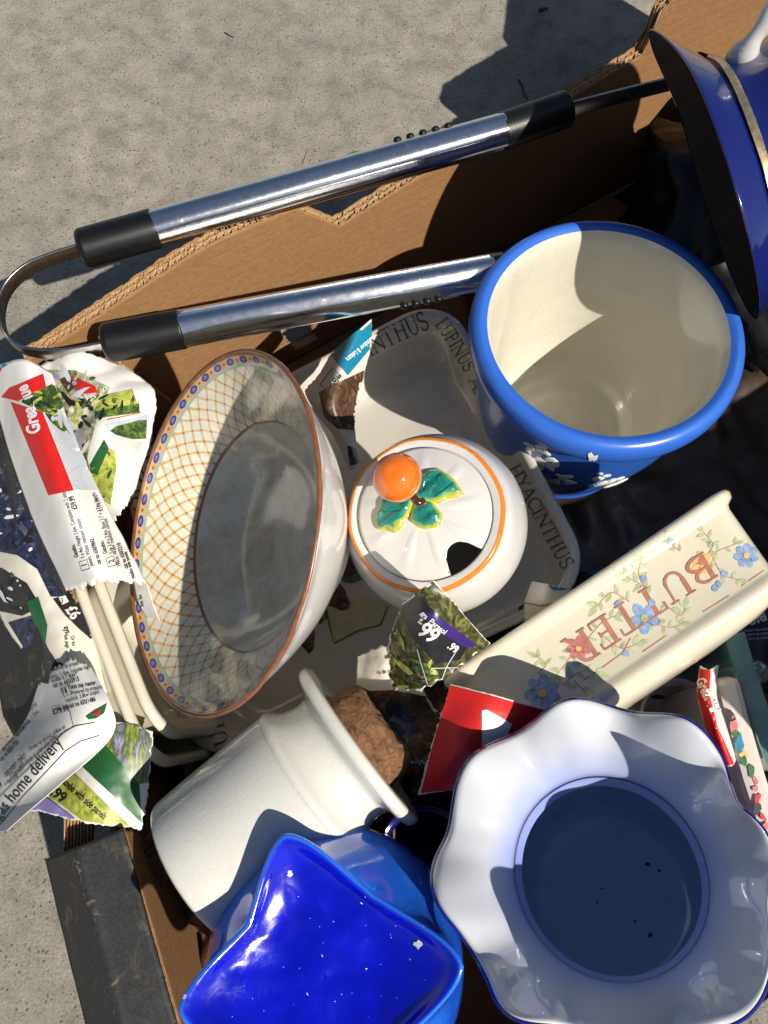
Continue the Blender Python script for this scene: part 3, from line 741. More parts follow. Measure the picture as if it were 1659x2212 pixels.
rod('end_cap', u1 - ax * .002, W(1222, 236, ZU), RS * 1.02, M_plastic, tongs)
l0, l1 = W(388, 712, ZL), W(1062, 588, ZL - .002); axl = (l1 - l0).normalized()
sl2 = rod('sleeve', l0, l1, RS, M_chrome, tongs, lambda th: sleeve_sec(-th))
rod('end_cap', l0 - axl * .062, l0 + axl * .002, RS * 1.06, M_plastic, tongs, roundend=1)
rod('end_cap', l1 - axl * .002, l1 + axl * .010, RS * 1.02, M_plastic, tongs)
def strip(pts, w_, t_, side=Vector((0, 0, 1))):
    V, Fc = [], []; n = len(pts)
    for i, p in enumerate(pts):
        tg = (pts[min(i + 1, n - 1)] - pts[max(i - 1, 0)]).normalized(); nn = tg.cross(side).normalized()
        for a, b_ in ((-1, -1), (1, -1), (1, 1), (-1, 1)): V.append(p + side * (a * w_ / 2) + nn * (b_ * t_ / 2))
    for i in range(n - 1):
        for k in range(4): a = i * 4 + k; b_ = i * 4 + (k + 1) % 4; Fc.append((a, b_, b_ + 4, a + 4))
    Fc += [(3, 2, 1, 0), tuple(range(4 * n - 4, 4 * n))]; return V, Fc
lp = [W(172, 540, ZU), W(120, 556, ZU - .001), W(60, 582, ZU - .003), W(18, 622, ZU - .006), W(2, 668, ZU - .009), W(8, 712, ZU - .012), W(32, 746, ZL - .001), W(75, 762, ZL - .003), W(140, 764, ZL - .003), W(236, 748, ZL - .002)]
lps = smoothprof([tuple(p) for p in lp], 8)
obj('spring_band', *strip([Vector(p) for p in lps], .014, .0022), M_steel, tongs, bevel=.0005)
obj('arm_strip', *strip([W(1216, 240, ZU + .004), W(1330, 210, ZU + .001), W(1450, 180, ZU - .002), W(1560, 150, ZU - .005)], .016, .0022), M_steel, tongs, bevel=.0004)
rv = W(221, 728, ZL + .012); V, Fc, uv = lathe([(.0001, .002), (.002, .0017), (.003, .0008), (.0033, 0)], 16)
obj('rivet', xf(Matrix.Translation(rv), V), Fc, M_gold, tongs)
def bumps(uvs, z, off, parent):
    for (u, v) in uvs:
        c = W(u, v, z) + off; V, Fc, uv = lathe(smoothprof([(.0001, .0042), (.0026, .0032), (.0034, .0012), (.0034, -.004)], 4), 18)
        obj('grip_bump', xf(frame(c, off.normalized() if off.length > 0 else Vector((0, 0, 1)), Vector((1, 0, 0))), [Vector((v.x * 1.15, v.y, v.z)) for v in V]), Fc, M_plastic, parent)
nrm1 = Vector((-ax.y, ax.x, 0)).normalized(); nrm2 = Vector((axl.y, -axl.x, 0)).normalized()
mid = [u0 + (u1 - u0) * t for t in (.70, .737, .774, .811, .848)]
for c in mid:
    V, Fc, uv = lathe(smoothprof([(.0001, .0036), (.0026, .0028), (.0036, .001), (.0036, -.004)], 4), 18)
    dirn = (nrm1 * .80 + Vector((0, 0, .6))).normalized()
    obj('grip_bump', xf(frame(c + dirn * RS * 1.0, dirn, ax), V), Fc, M_plastic, sl1)
for t in (.70, .737, .774, .811):
    c = l0 + (l1 - l0) * t; V, Fc, uv = lathe(smoothprof([(.0001, .0036), (.0026, .0028), (.0036, .001), (.0036, -.004)], 4), 18)
    dirn = (nrm2 * .95 + Vector((0, 0, -.12))).normalized()
    obj('grip_bump', xf(frame(c + dirn * RS * 1.0, dirn, axl), V), Fc, M_plastic, sl2)

# ================================================================ cream planter with blue rim
c, n = disc(1316, 704, .60, (.43, -.90), .79)
rimc = c; Mp = frame(c - n * .160, n, Vector((1, 0, 0))); PS = 1.062
pl = thing('blue_rim_planter', Mp, 'round cream planter with thick bright blue rim and white relief figures on its blue side', 'planter')
outer = smoothprof([(.062, -.030), (.068, -.026), (.068, -.018), (.071, -.010), (.081, .025), (.089, .065), (.0925, .105), (.0935, .118)], 5)
rimp = smoothprof([(.093, .121), (.0985, .124), (.1025, .131), (.1035, .139), (.1015, .147), (.096, .1505), (.0905, .1485)], 5)
inn = smoothprof([(.0905, .1484), (.087, .140), (.0845, .12), (.080, .07), (.073, .025), (.064, -.004), (.048, -.0145), (.020, -.016), (.0005, -.016)], 5)
V, Fc, uv = lathe([(r * PS, z * PS) for r, z in outer], 112); cap(V, Fc, uv, list(range(112)), flip=True); pbody = obj('body', xf(Mp, V), Fc, M_jasper, pl, uv=uv)
V, Fc, uv = lathe([(r * PS, z * PS) for r, z in rimp], 112); prim = obj('rim', xf(Mp, V), Fc, M_jasper, pl, uv=uv)
V, Fc, uv = lathe([(r * PS, z * PS) for r, z in ((.0932, .1175), (.0948, .1188), (.0948, .1205), (.0932, .1217))], 112); obj('white_fillet', xf(Mp, V), Fc, M_relief, pl)
def ringbump(th, i, r, z): return (r, z + (.0011 * math.sin(r * 620) * min(1, (.05 - z) / .03) if z < .05 else 0))
V, Fc, uv = lathe([(r * PS, z * PS) for r, z in inn], 112, ringbump); pin = obj('interior', xf(Mp, V), Fc, M_potin, pl, uv=uv)
# chip on the rim
poly('chip', [(1270, 979), (1277, 975), (1284, 983), (1292, 981), (1290, 991), (1281, 996), (1273, 993)], prim, M_relief, pl, .0006, 5)
# white sprigged relief on the side
tb_ = bvh(pbody)
def sprig(cx, cy, marks):
    out = []
    for (dx, dy, r, sx, an) in marks:
        d = ray(cx + dx, cy + dy).normalized(); h = tb_.ray_cast(CAM, d)
        if h[0] is None: continue
        nn = h[1] if h[1].dot(d) < 0 else -h[1]; sc_ = (h[0] - CAM).length / FPX
        Mb = frame(h[0], nn, R_); ca, sa = math.cos(rad(an)), math.sin(rad(an)); V, Fc, uv = lathe(smoothprof([(.0001, .42), (.6, .30), (.9, .12), (1, -.1)], 3), 14)
        out.append((xf(Mb, [Vector(((v.x * sx * ca - v.y * sa) * r * sc_, (v.x * sx * sa + v.y * ca) * r * sc_, v.z * r * sc_ * .8)) for v in V]), Fc))
    if out: obj('relief_figure', *merge(*out), M_relief, pl)
fig = [(dx, dy, r * 1.45, sx_, an_) for dx, dy, r, sx_, an_ in [(-38, -6, 8, 1.2, 20), (-30, 4, 9, 1.5, 60), (-45, 8, 6, 1.8, 0), (-20, -12, 6, 1.2, 0), (-12, 0, 9, 1.6, 80), (-4, 14, 7, 2.0, 30), (8, -6, 7, 1.2, 0), (10, 8, 9, 1.6, 100), (22, 18, 6, 2.2, 150), (30, 0, 8, 1.7, 60), (36, -12, 6, 1.2, 0), (44, 10, 6, 2.0, 20), (-28, 22, 6, 2.4, 10), (2, 26, 6, 2.6, 170), (40, 24, 5, 2.6, 20), (0, 4, 8, 2.4, 10), (-34, -16, 5, 1, 0)]]
sprig(1330, 1040, fig)
random.seed(3)
for (cx, cy) in ((1180, 1000), (1215, 1035), (1500, 985), (1475, 1015), (1530, 930), (1160, 968)):
    sprig(cx, cy, [(random.uniform(-20, 20), random.uniform(-9, 9), random.uniform(6, 10), random.uniform(1.4, 2.4), random.uniform(0, 180)) for _ in range(11)])

# ================================================================ cobalt pitcher lying on its side
c, n = disc(1552, 415, .60, (-.92, .40), .11)
Mj = frame(at(1552, 415, .60) - n * .22, n, R_ * -.39 + U_ * .92)
jug = thing('cobalt_pitcher', Mj, 'glossy dark cobalt pitcher with gilt band at the mouth, lying in the box corner', 'pitcher')
def spout(th, i, r, z):
    k = max(0, (z - .17) / .05); s = math.exp(-((math.atan2(math.sin(th), math.cos(th))) / .42) ** 2)
    return r + .030 * s * k ** 2, z + .010 * s * k
jout = smoothprof([(.055, 0), (.075, .006), (.098, .05), (.102, .09), (.094, .14), (.086, .17), (.085, .185), (.089, .20), (.098, .212), (.103, .219), (.104, .221)], 5)
jin = smoothprof([(.104, .2212), (.101, .2195), (.094, .209), (.084, .19), (.082, .17), (.090, .13), (.096, .08), (.05, .01), (.0005, .009)], 4)
V, Fc, uv = lathe(jout, 128, spout); cap(V, Fc, uv, list(range(128)), flip=True); jo = obj('body', xf(Mj, V), Fc, M_cobalt, jug)
V, Fc, uv = lathe(jin, 128, spout); obj('interior', xf(Mj, V), Fc, pm('brown_unglazed', (.05, .035, .025), rough=.8, var=.3), jug)  # same glaze inside; the unlit mouth is painted as dark matte brown
gb = []
V, Fc, uv = lathe([(.0888, .1955), (.0898, .1975), (.0906, .1995), (.0912, .2008)], 128, lambda th, i, r, z: (spout(th, i, r, z)[0] + .0006 + .0012 * 0, spout(th, i, r, z)[1] + .0004 * fbm((math.cos(th), math.sin(th), i), 4, 3))); gb.append((xf(Mj, V), Fc))
obj('gilt_band', *merge(*gb), M_gold, jug)
V, Fc, uv = lathe([(.1040, .2202), (.1046, .2210), (.1042, .2218), (.103, .2216)], 128, spout); obj('lip_edge', xf(Mj, V), Fc, M_cobalt, jug)
hp = [at(1590, 150, .565), at(1612, 110, .535), at(1648, 60, .52), at(1690, 30, .52), at(1750, 30, .54), at(1800, 70, .58)]
hps = [Vector(p) for p in smoothprof([tuple(p) for p in hp], 8)]
obj('handle', *tube(hps, .010, 14, radii=[.0085 + .003 * math.sin(i * .35) for i in range(len(hps))]), M_white, jug)

# ================================================================ lettered oblong dish
Mz = Matrix.Rotation(.35, 4, 'Z') @ Matrix.Rotation(-.128, 4, 'X') @ Matrix.Rotation(-.272, 4, 'Y'); Mz.translation = (-.05, .229, .14)
dish = thing('oblong_dish', Mz @ Matrix.Translation((0, 0, -.06)), 'deep off-white oblong oven dish with plant names lettered round its inner rim', 'dish')
FR[dish] = Mz @ Matrix.Translation((0, 0, -.06))
hx, hy = .184, .160
secs = [(hx - .035, hy - .035, .03, -.060), (hx - .026, hy - .026, .035, -.060), (hx - .019, hy - .019, .038, -.055), (hx - .006, hy - .006, .045, -.006), (hx - .002, hy - .002, .047, -.002), (hx, hy, .048, .001), (hx - .001, hy - .001, .047, .0035), (hx - .0045, hy - .0045, .045, .0042),
        (hx - .008, hy - .008, .043, .0025), (hx - .010, hy - .010, .042, -.003), (hx - .013, hy - .013, .041, -.014), (hx - .023, hy - .023, .036, -.048), (hx - .029, hy - .029, .033, -.0535), (hx - .040, hy - .040, .028, -.055)]
V, Fc = loft(secs, 9); dbody = obj('body', xf(Mz, V), Fc, M_dish, dish)
dt = bvh(dbody)
serif('INTHUS', [(800, 770), (850, 742), (930, 708)], 36, 40, dt, M_letter, dish, bold=.9)
serif('LUPINUS', [(940, 700), (968, 742), (1005, 805)], 30, 28, dt, M_letter, dish, bold=.9)
serif('ANEMONE', [(1012, 822), (1050, 905), (1092, 985)], 27, 26, dt, M_letter, dish, bold=.85)
serif('HYACINTHUS', [(1098, 1012), (1160, 1125), (1216, 1232)], 27, 30, dt, M_letter, dish, bold=.9)
serif('LUPI', [(504, 1630), (488, 1585), (472, 1530)], 30, 32, dt, M_letter, dish, bold=.95)
serif('SUA', [(296, 1105), (304, 1060), (322, 985)], 30, 34, dt, M_letter, dish, bold=.95)
poly('painted_leaf', leafpoly(735, 1252, 8, 60, 12), dt, M_leafp, dish, .0005)
for P in (leafpoly(700, 1330, 25, 130, 45), leafpoly(700, 1330, -30, 110, 40)): 
    pass
poly('painted_petal', [(705, 1310), (740, 1285), (790, 1290), (838, 1310), (822, 1350), (775, 1362), (722, 1390), (712, 1350)], dt, M_petal, dish, .0004)
V2, F2 = ribbon([(705, 1310), (712, 1350), (722, 1390), (775, 1362), (822, 1350), (838, 1310)], 4, 3); decal('leaf_outline', V2, F2, dt, M_leafp, dish, .0007)

# ================================================================ lattice bowl, leaning
c, n = disc(450, 1142, .52, (-.99, -.138), .472)
BS = .945
Mb = frame(c - n * .083, n, Vector((0, 1, 0)))
bowl = thing('lattice_bowl', Mb, 'large round bowl leaning on its side, orange lattice pattern and blue bead border inside', 'bowl')
Mbr = frame(c, n, Vector((0, 1, 0)))
pin_ = [(.1315, 0, .0), (.1300, -.0005, .02), (.1285, -.0015, .035), (.1225, -.0055, .15), (.118, -.009, .2), (.106, -.018, .55), (.094, -.0285, .85), (.088, -.035, .985), (.0865, -.037, 1.02), (.081, -.046, 1.1), (.070, -.058, 1.2), (.055, -.066, 1.3), (.030, -.070, 1.4), (.0005, -.071, 1.5)]
V, Fc, uv = lathe([(p[0], p[1]) for p in pin_], 144, vs=[p[2] for p in pin_])
# rebuild with a doubled seam so the pattern wraps cleanly
def lathe_seam(prof, seg, vs):
    V, Fc, uv = [], [], []
    for i, (r, z) in enumerate(prof):
        for k in range(seg + 1):
            th = 2 * math.pi * k / seg; V.append(Vector((r * math.cos(th), r * math.sin(th), z))); uv.append((k / seg, vs[i]))
    for i in range(len(prof) - 1):
        for k in range(seg): a = i * (seg + 1) + k; Fc.append((a, a + 1, a + seg + 2, a + seg + 1))
    return V, Fc, uv
sp_ = smoothprof(pin_, 4); V, Fc, uv = lathe_seam([(p[0] * BS, p[1] * BS) for p in sp_], 144, [p[2] for p in sp_])
obj('interior', xf(Mbr, V), Fc, M_bowl, bowl, uv=uv)
po = smoothprof([(.1315, .0), (.1325, -.0015), (.1315, -.0035), (.126, -.010), (.118, -.022), (.106, -.038), (.092, -.054), (.076, -.068), (.060, -.078), (.056, -.082), (.056, -.088), (.050, -.088), (.048, -.083), (.0005, -.082)], 5)
po = [(r * BS, z * BS) for r, z in po]; V, Fc, uv = lathe(po, 144); obj('exterior', xf(Mbr, V), Fc, M_white, bowl)
V, Fc, uv = lathe([(r * BS, z * BS) for r, z in ((.1312, .0004), (.1322, .0002), (.1330, -.0012), (.1327, -.0022))], 144, lambda th, i, r, z: (r, z - (.0012 * fbm((math.cos(th) * 3, math.sin(th) * 3, 0), 2, 3) if i == 3 else 0)))
obj('rim_line', xf(Mbr, V), Fc, pm('brown_rim_line', (.22, .085, .04), rough=.3, var=.3, scale=150), bowl)

# ================================================================ jam pot with orange on the lid
vh = (-ray(918, 1110)).normalized(); n = (vh + R_ * -.16 + U_ * .17).normalized(); c = at(918, 1110, .50)
Ms = frame(c - n * .105, n, R_); Mst = frame(c, n, R_)
pot = thing('jam_pot', Ms, 'round white lidded preserve pot with orange rim line, an orange and green leaves as knob', 'pot')
pp = smoothprof([(.030, -.105), (.038, -.104), (.055, -.085), (.0645, -.055), (.0645, -.038), (.058, -.016), (.0525, -.005), (.0515, 0), (.0500, .0012)], 5)
V, Fc, uv = lathe(pp, 96); cap(V, Fc, uv, list(range(96)), flip=True); obj('body', xf(Mst, V), Fc, M_whitebody, pot)
wavy = lambda th, i, r, z: (r * (1 + .006 * math.sin(8 * th)), z)
V, Fc, uv = lathe(smoothprof([(.0522, -.0022), (.0524, -.0004), (.0512, .0014), (.0496, .0018)], 3), 96, wavy); obj('orange_rim_line', xf(Mst, V), Fc, M_oline, pot)
V, Fc, uv = lathe(smoothprof([(.0498, .0017), (.047, .0014), (.0447, .0006), (.0442, -.003), (.0440, -.010)], 3), 96, lambda th, i, r, z: (r * (1 + .006 * math.sin(8 * th)) if i < 4 else r, z)); obj('inner_rim', xf(Mst, V), Fc, M_white, pot)
# lid: shallow fluted dome with a spoon notch
lr = .0428; V, Fc = [], []; NR, NS = 26, 160
h = Mst.inverted() @ at(1001, 1207, .495); nc = Vector((h.x, h.y)); nc = nc.normalized() * .0375; nr_ = .0098
for i in range(NR + 1):
    for k in range(NS):
        th = 2 * math.pi * k / NS; rmax = lr; q = Vector((math.cos(th), math.sin(th)))
        # shorten the spoke where it would run into the notch
        bq = q.dot(nc); disc_ = bq * bq - (nc.length_squared - nr_ ** 2)
        if disc_ > 0 and bq > 0: rmax = min(rmax, bq - math.sqrt(disc_))
        r = rmax * i / NR; x = r / lr
        fl = .0009 * max(0, math.sin(th * 9)) ** 3 * math.sin(math.pi * min(1, max(0, (x - .25) / .7)))
        V.append(Vector((r * q.x, r * q.y, -.0005 + .0085 * (1 - x * x) + fl)))
for i in range(NR):
    for k in range(NS): a = i * NS + k; b_ = i * NS + (k + 1) % NS; Fc.append((a, b_, b_ + NS, a + NS))
lid = obj('lid', xf(Mst, V), Fc, M_white, pot, thick=.004)
lid.modifiers['thick'].offset = -1
lt = bvh(lid)
oc = at(858, 1032, .462); V, Fc, uv = lathe(smoothprof([(.0002, .0150), (.006, .0146), (.0115, .0105), (.0148, .004), (.0150, -.002), (.0120, -.0095), (.006, -.0135)], 5), 40)
obj('orange_knob', xf(frame(oc, n, R_), V), Fc, M_orange, lid)
def pillow(name, P, target, hmax, mat, parent, step=3.0, base=.002, tilt=None):
    xs = [p[0] for p in P]; ys = [p[1] for p in P]; V, ids, ed_, Fc = [], {}, [], []
    # dense outline + grid, joined by triangulation in 2D
    from mathutils.geometry import delaunay_2d_cdt
    out = []
    for a, b_ in zip(P, P[1:] + P[:1]):
        m = max(1, int(math.hypot(b_[0] - a[0], b_[1] - a[1]) / step))
        out += [(a[0] + (b_[0] - a[0]) * k / m, a[1] + (b_[1] - a[1]) * k / m) for k in range(m)]
    pts = [Vector(p) for p in out]; no = len(pts)
    y = min(ys)
    while y < max(ys):
        x = min(xs)
        while x < max(xs):
            if inpoly(x, y, P) and edist(x, y, P) > step * .6: pts.append(Vector((x, y)))
            x += step
        y += step
    vo, eo, fo, _, _, _ = delaunay_2d_cdt(pts, [(i, (i + 1) % no) for i in range(no)], [], 1, 1e-4)
    top, bot, att = [], [], []
    for p in vo:
        d = ray(p.x, p.y).normalized(); h = target.ray_cast(CAM, d)
        hp_ = h[0] if h[0] is not None else CAM + d * .5; nn = h[1] if h[0] is not None else -d
        if nn.dot(d) > 0: nn = -nn
        e = edist(p.x, p.y, P); k = min(1, e / 16); z = base + hmax * math.sqrt(max(0, 1 - (1 - k) ** 2)) + hmax * .10 * math.sin(p.x * .16 + p.y * .21) * k
        if tilt: z += tilt(p.x, p.y)
        top.append(hp_ + nn * z); bot.append(hp_ + nn * .0002); att.append(min(1, e / 20))
    nv = len(top); Fc = [tuple(f) for f in fo]; bord = {}
    for f in fo:
        for a, b_ in zip(f, list(f[1:]) + [f[0]]): bord[(a, b_)] = 1
    for (a, b_) in list(bord):
        if (b_, a) not in bord: Fc.append((a, a + nv, b_ + nv, b_)[::-1])
    return obj(name, top + bot, Fc, mat, parent, attr={'edge': att + [0] * nv})
pillow('leaf', [(888, 1072), (896, 1042), (922, 1022), (952, 1020), (978, 1038), (992, 1056), (1001, 1070), (985, 1079), (966, 1080), (950, 1090), (932, 1092), (908, 1092)], lt, .0055, M_leaf, lid, base=.004)
pillow('leaf', [(904, 1070), (884, 1054), (862, 1050), (845, 1060), (832, 1080), (822, 1105), (816, 1128), (822, 1145), (838, 1150), (856, 1150), (872, 1138), (884, 1122), (894, 1106), (900, 1086)], lt, .0055, M_leaf, lid, base=.003)
pillow('leaf', [(902, 1078), (890, 1104), (888, 1128), (902, 1140), (922, 1146), (942, 1142), (957, 1130), (958, 1112), (946, 1098), (938, 1084), (922, 1076)], lt, .005, M_leaf, lid, base=.003)
st_ = [at(887, 1062, .473), at(896, 1078, .470), at(906, 1086, .470), at(914, 1082, .472)]; obj('stalk', *tube([Vector(p) for p in smoothprof([tuple(p) for p in st_], 5)], .0026, 10), M_stem, lid)

# ================================================================ butter dish cover on its side
xl = cv(.825, .565, .02); zl = (cv(.56, -.83, 0) * math.cos(rad(20)) - F_ * math.sin(rad(20))); zl = (zl - xl * zl.dot(xl)).normalized(); yl = zl.cross(xl)
fc = at(1330, 1350, .495)
Mbt = frame(fc, zl, xl); ys_ = 1 if yl.dot(-F_) > 0 else -1
Mbt = frame(fc - yl * ys_ * .047 - zl * .034, zl, xl)
but = thing('butter_dish_cover', Mbt, 'cream oblong butter dish cover lying on its side, flowers and the word BUTTER on it', 'butter dish')
secs = [(.106, .044, .014, .004), (.112, .050, .016, .000), (.1155, .0535, .018, .001), (.1165, .0545, .019, .004), (.1150, .053, .018, .0075), (.111, .0495, .017, .010), (.1098, .0485, .016, .013), (.1075, .0465, .016, .040), (.106, .0455, .016, .058), (.1065, .046, .016, .0605), (.1085, .048, .018, .063), (.1085, .048, .019, .067), (.1060, .0455, .019, .071), (.100, .040, .018, .0755), (.085, .027, .016, .079), (.05, .012, .01, .081)]
V, Fc = loft(secs, 9, capb=True); bb_ = obj('body', xf(Mbt, V), Fc, M_ivory, but)
bt = bvh(bb_)
serif('BUTTER', [(1522, 1192), (1362, 1292), (1212, 1388)], 58, 66, bt, M_bletter, but, bold=1.1, sq=.92, off=.0003)
random.seed(11)
def flower(x, y, r, mat, cen=M_byel, n=7):
    polys('printed_flower', [blob_poly(x + r * .58 * math.cos(6.283 * k / n + .3), y + r * .58 * math.sin(6.283 * k / n + .3), r * .40, 10, .06, 1.25, .85, 360 * k / n + 17) for k in range(n)], bt, mat, but, .0002, 8)
    poly('printed_flower', blob_poly(x, y, r * .26, 8, .05), bt, cen, but, .0003, 8)
def spray(pts, nl=6, ln=22, berries=(), seed=0):
    rr = random.Random(seed)
    V2, F2 = ribbon([tuple(p) for p in smoothprof(pts, 6)], 2.2, 1.2); decal('printed_stem', V2, F2, bt, M_bletter, but, .00015, 8)
    L = []; sp = smoothprof(pts, 6)
    for k in range(nl):
        i = min(len(sp) - 2, int((k + .6) / nl * len(sp))); p, q = sp[i], sp[i + 1]; a = math.degrees(math.atan2(-(q[1] - p[1]), q[0] - p[0])) + (55 if k % 2 else -55) + rr.uniform(-15, 15)
        l_ = ln * rr.uniform(.65, 1.0); L.append(leafpoly(p[0], p[1], a, l_, l_ * .22))
    e = sp[-1]; p = sp[-2]; L.append(leafpoly(e[0], e[1], math.degrees(math.atan2(-(e[1] - p[1]), e[0] - p[0])), ln, ln * .22))
    polys('printed_leaf', L, bt, M_bleaf, but, .0002, 8)
    for (x, y) in berries: poly('printed_berry', blob_poly(x, y, 8, 8, .15), bt, M_bblue, but, .0002, 8)
flower(1612, 1200, 26, M_bblue); flower(1392, 1335, 34, M_bblue, M_bleaf, 5); flower(1172, 1497, 38, M_bblue); flower(1250, 1400, 26, M_bpink); flower(1515, 1215, 24, M_byel, M_bpink, 6)
spray([(1535, 1200), (1555, 1188), (1590, 1175)], 4, 20, (), 1); spray([(1540, 1205), (1560, 1240), (1595, 1252)], 5, 24, ((1565, 1240), (1545, 1270), (1552, 1262)), 2)
spray([(1530, 1195), (1540, 1175), (1520, 1150)], 6, 26, (), 3); spray([(1470, 1190), (1455, 1180), (1445, 1160)], 5, 22, ((1448, 1168),), 4)
spray([(1400, 1270), (1370, 1255), (1340, 1235)], 6, 26, (), 5); spray([(1400, 1290), (1380, 1240), (1385, 1210)], 6, 24, ((1390, 1250),), 6)
spray([(1360, 1300), (1320, 1280), (1290, 1310)], 7, 30, ((1335, 1305),), 7); spray([(1430, 1300), (1470, 1330), (1480, 1310)], 6, 24, ((1408, 1302),), 8)
spray([(1400, 1340), (1440, 1355), (1470, 1350)], 6, 26, (), 9); spray([(1300, 1370), (1340, 1400), (1380, 1390)], 7, 26, ((1352, 1412),), 10)
spray([(1265, 1385), (1300, 1345), (1330, 1330)], 5, 26, (), 11); spray([(1240, 1400), (1225, 1430), (1200, 1460)], 6, 28, ((1245, 1435),), 12)
spray([(1215, 1480), (1255, 1450), (1290, 1455)], 6, 28, ((1230, 1455),), 13); spray([(1160, 1455), (1180, 1435), (1160, 1420)], 5, 24, (), 14); spray([(1240, 1470), (1262, 1492), (1270, 1500)], 4, 22, (), 15)
for P in ([(1650, 1232), (1598, 1268)], [(1575, 1286), (1518, 1322)], [(1440, 1372), (1388, 1408)], [(1362, 1378), (1345, 1410), (1290, 1450), (1262, 1468)]):
    V2, F2 = ribbon(P, 3.0); decal('printed_line', V2, F2, bt, M_bletter, but, .00015, 8)

# ================================================================ corked white jar
n = cv(.79, .60, -.13); base = at(426, 1886, .50)
Mj2 = frame(base, n, U_)
JS = .90
jar = thing('storage_jar', Mj2, 'white crackle-glazed jar with a flared lip and cork stopper, tipped on its side', 'jar')
pj = smoothprof([(.046, 0), (.0505, .002), (.0525, .007), (.0535, .03), (.0545, .07), (.0548, .098), (.0555, .103), (.0548, .107), (.0505, .112), (.0470, .119), (.0452, .128), (.0462, .136), (.052, .140), (.0600, .1425), (.0625, .1445), (.0632, .148), (.062, .1515), (.057, .1525), (.045, .1515), (.0385, .149), (.0365, .14)], 5)
pj = [(r, z * JS) for r, z in pj]; V, Fc, uv = lathe(pj, 112); cap(V, Fc, uv, list(range(112)), flip=True); jb = obj('body', xf(Mj2, V), Fc, M_crackle, jar)
ckp = [(.0365, .126), (.0362, .136), (.0352, .143), (.0335, .150), (.0315, .1545), (.028, .1565), (.02, .157), (.008, .1568), (.0005, .1565)]
V, Fc, uv = lathe(smoothprof(ckp, 5), 72, lambda th, i, r, z: (r * (1 + .05 * fbm((math.cos(th) * 2, math.sin(th) * 2, z * 60), 1.6, 4) - .06 * max(0, fbm((math.cos(th) * 5, math.sin(th) * 5, z * 160), 1.4, 3) - .15)), z + .0022 * fbm((r * math.cos(th) * 90, r * math.sin(th) * 90, 1), 1.2, 4) - .003 * max(0, fbm((r * math.cos(th) * 190, r * math.sin(th) * 190, 5), 1.1, 3) - .1)))
obj('cork_stopper', xf(Mj2, V), Fc, M_cork, jar)
for P in ([(697, 1852), (700, 1838), (704, 1852)], [(752, 1852), (768, 1832), (775, 1812), (772, 1830), (778, 1822), (770, 1840), (758, 1852)], [(740, 1858), (758, 1842), (764, 1846), (748, 1860)]):
    poly('painted_mark', P, jb, M_ink, jar, .0004, 8)

# ================================================================ ruffled cased-glass vase
n = Vector((-.27, .22, 1)).normalized(); c = at(1312, 1862, .40)
Mv = frame(c - n * .20, n, R_); Mvt = frame(c, n, R_)
vase = thing('ruffled_vase', Mv, 'cased glass vase with a wide white wavy ruffled mouth and cobalt blue outside', 'vase')
# measured outline of the ruffle (px), as radius by angle
outl = [(1290, 1510), (1400, 1535), (1500, 1570), (1562, 1625), (1578, 1690), (1588, 1760), (1640, 1815), (1672, 1870), (1662, 1960), (1655, 2080), (1622, 2185), (1545, 2222), (1440, 2212), (1330, 2225), (1200, 2212), (1095, 2185), (1045, 2105), (990, 2015), (938, 1935), (928, 1852), (955, 1785), (985, 1690), (1050, 1608), (1165, 1548)]
rp = []
for (u, v) in outl:
    d = ray(u, v); t = (c - CAM).dot(n) / d.dot(n); q = Mvt.inverted() @ (CAM + d * t); rp.append((math.atan2(q.y, q.x) % (2 * math.pi), math.hypot(q.x, q.y)))
rp.sort(); rp = [(rp[-1][0] - 2 * math.pi, rp[-1][1])] + rp + [(rp[0][0] + 2 * math.pi, rp[0][1]), (rp[1][0] + 2 * math.pi, rp[1][1])]
def rimr(th):
    th %= 2 * math.pi
    for i in range(len(rp) - 1):
        if rp[i][0] <= th <= rp[i + 1][0]:
            f = (th - rp[i][0]) / (rp[i + 1][0] - rp[i][0]); a = rp[max(i - 1, 0)][1]; d = rp[min(i + 2, len(rp) - 1)][1]
            return crom(a, rp[i][1], rp[i + 1][1], d, f)
    return rp[0][1]
RM = sum(rimr(2 * math.pi * k / 64) for k in range(64)) / 64
def ruf(th, i, r, z):
    k = max(0, min(1, (r - .052) / (RM - .052))) if z > -.06 else 0
    rr = r * (1 + (rimr(th) / RM - 1) * k ** 1.5); w_ = (rimr(th) / RM - 1) * -.12 + math.sin(8 * th + .6) * .011
    return rr, z + w_ * k ** 1.25 + .0022 * math.sin(17 * th + 2 * math.sin(3 * th)) * k * (1 - k)
pi_ = smoothprof([(RM, 0, 0), (RM * .985, .0012, .03), (RM * .95, -.0005, .08), (RM * .85, -.010, .25), (RM * .74, -.023, .45), (RM * .65, -.037, .65), (.0535, -.049, .85), (.0505, -.056, 1.0)], 6)
V, Fc, uv = lathe([(p[0], p[1]) for p in pi_], 192, ruf, vs=[p[2] for p in pi_]); obj('ruffled_mouth', xf(Mvt, V), Fc, M_opal, vase, uv=uv)
V, Fc, uv = lathe(smoothprof([(.0505, -.0562), (.053, -.064), (.060, -.078), (.070, -.100), (.071, -.130), (.066, -.160), (.058, -.178), (.035, -.185), (.0005, -.186)], 5), 128); obj('interior', xf(Mvt, V), Fc, M_inbluelit, vase)
vint = [o for o in vase.children if o.name.startswith('interior')][0]; random.seed(4)
for (u, v, r) in ((1290, 1950, 3.5), (1398, 1866, 6), (1372, 1990, 3), (1404, 2020, 5), (1300, 1920, 2.5), (1425, 1880, 3), (1440, 1950, 2)): poly('dirt_speck', blob_poly(u, v, r, 7, .4), vint, M_dbrown, vase, .0003, 6)
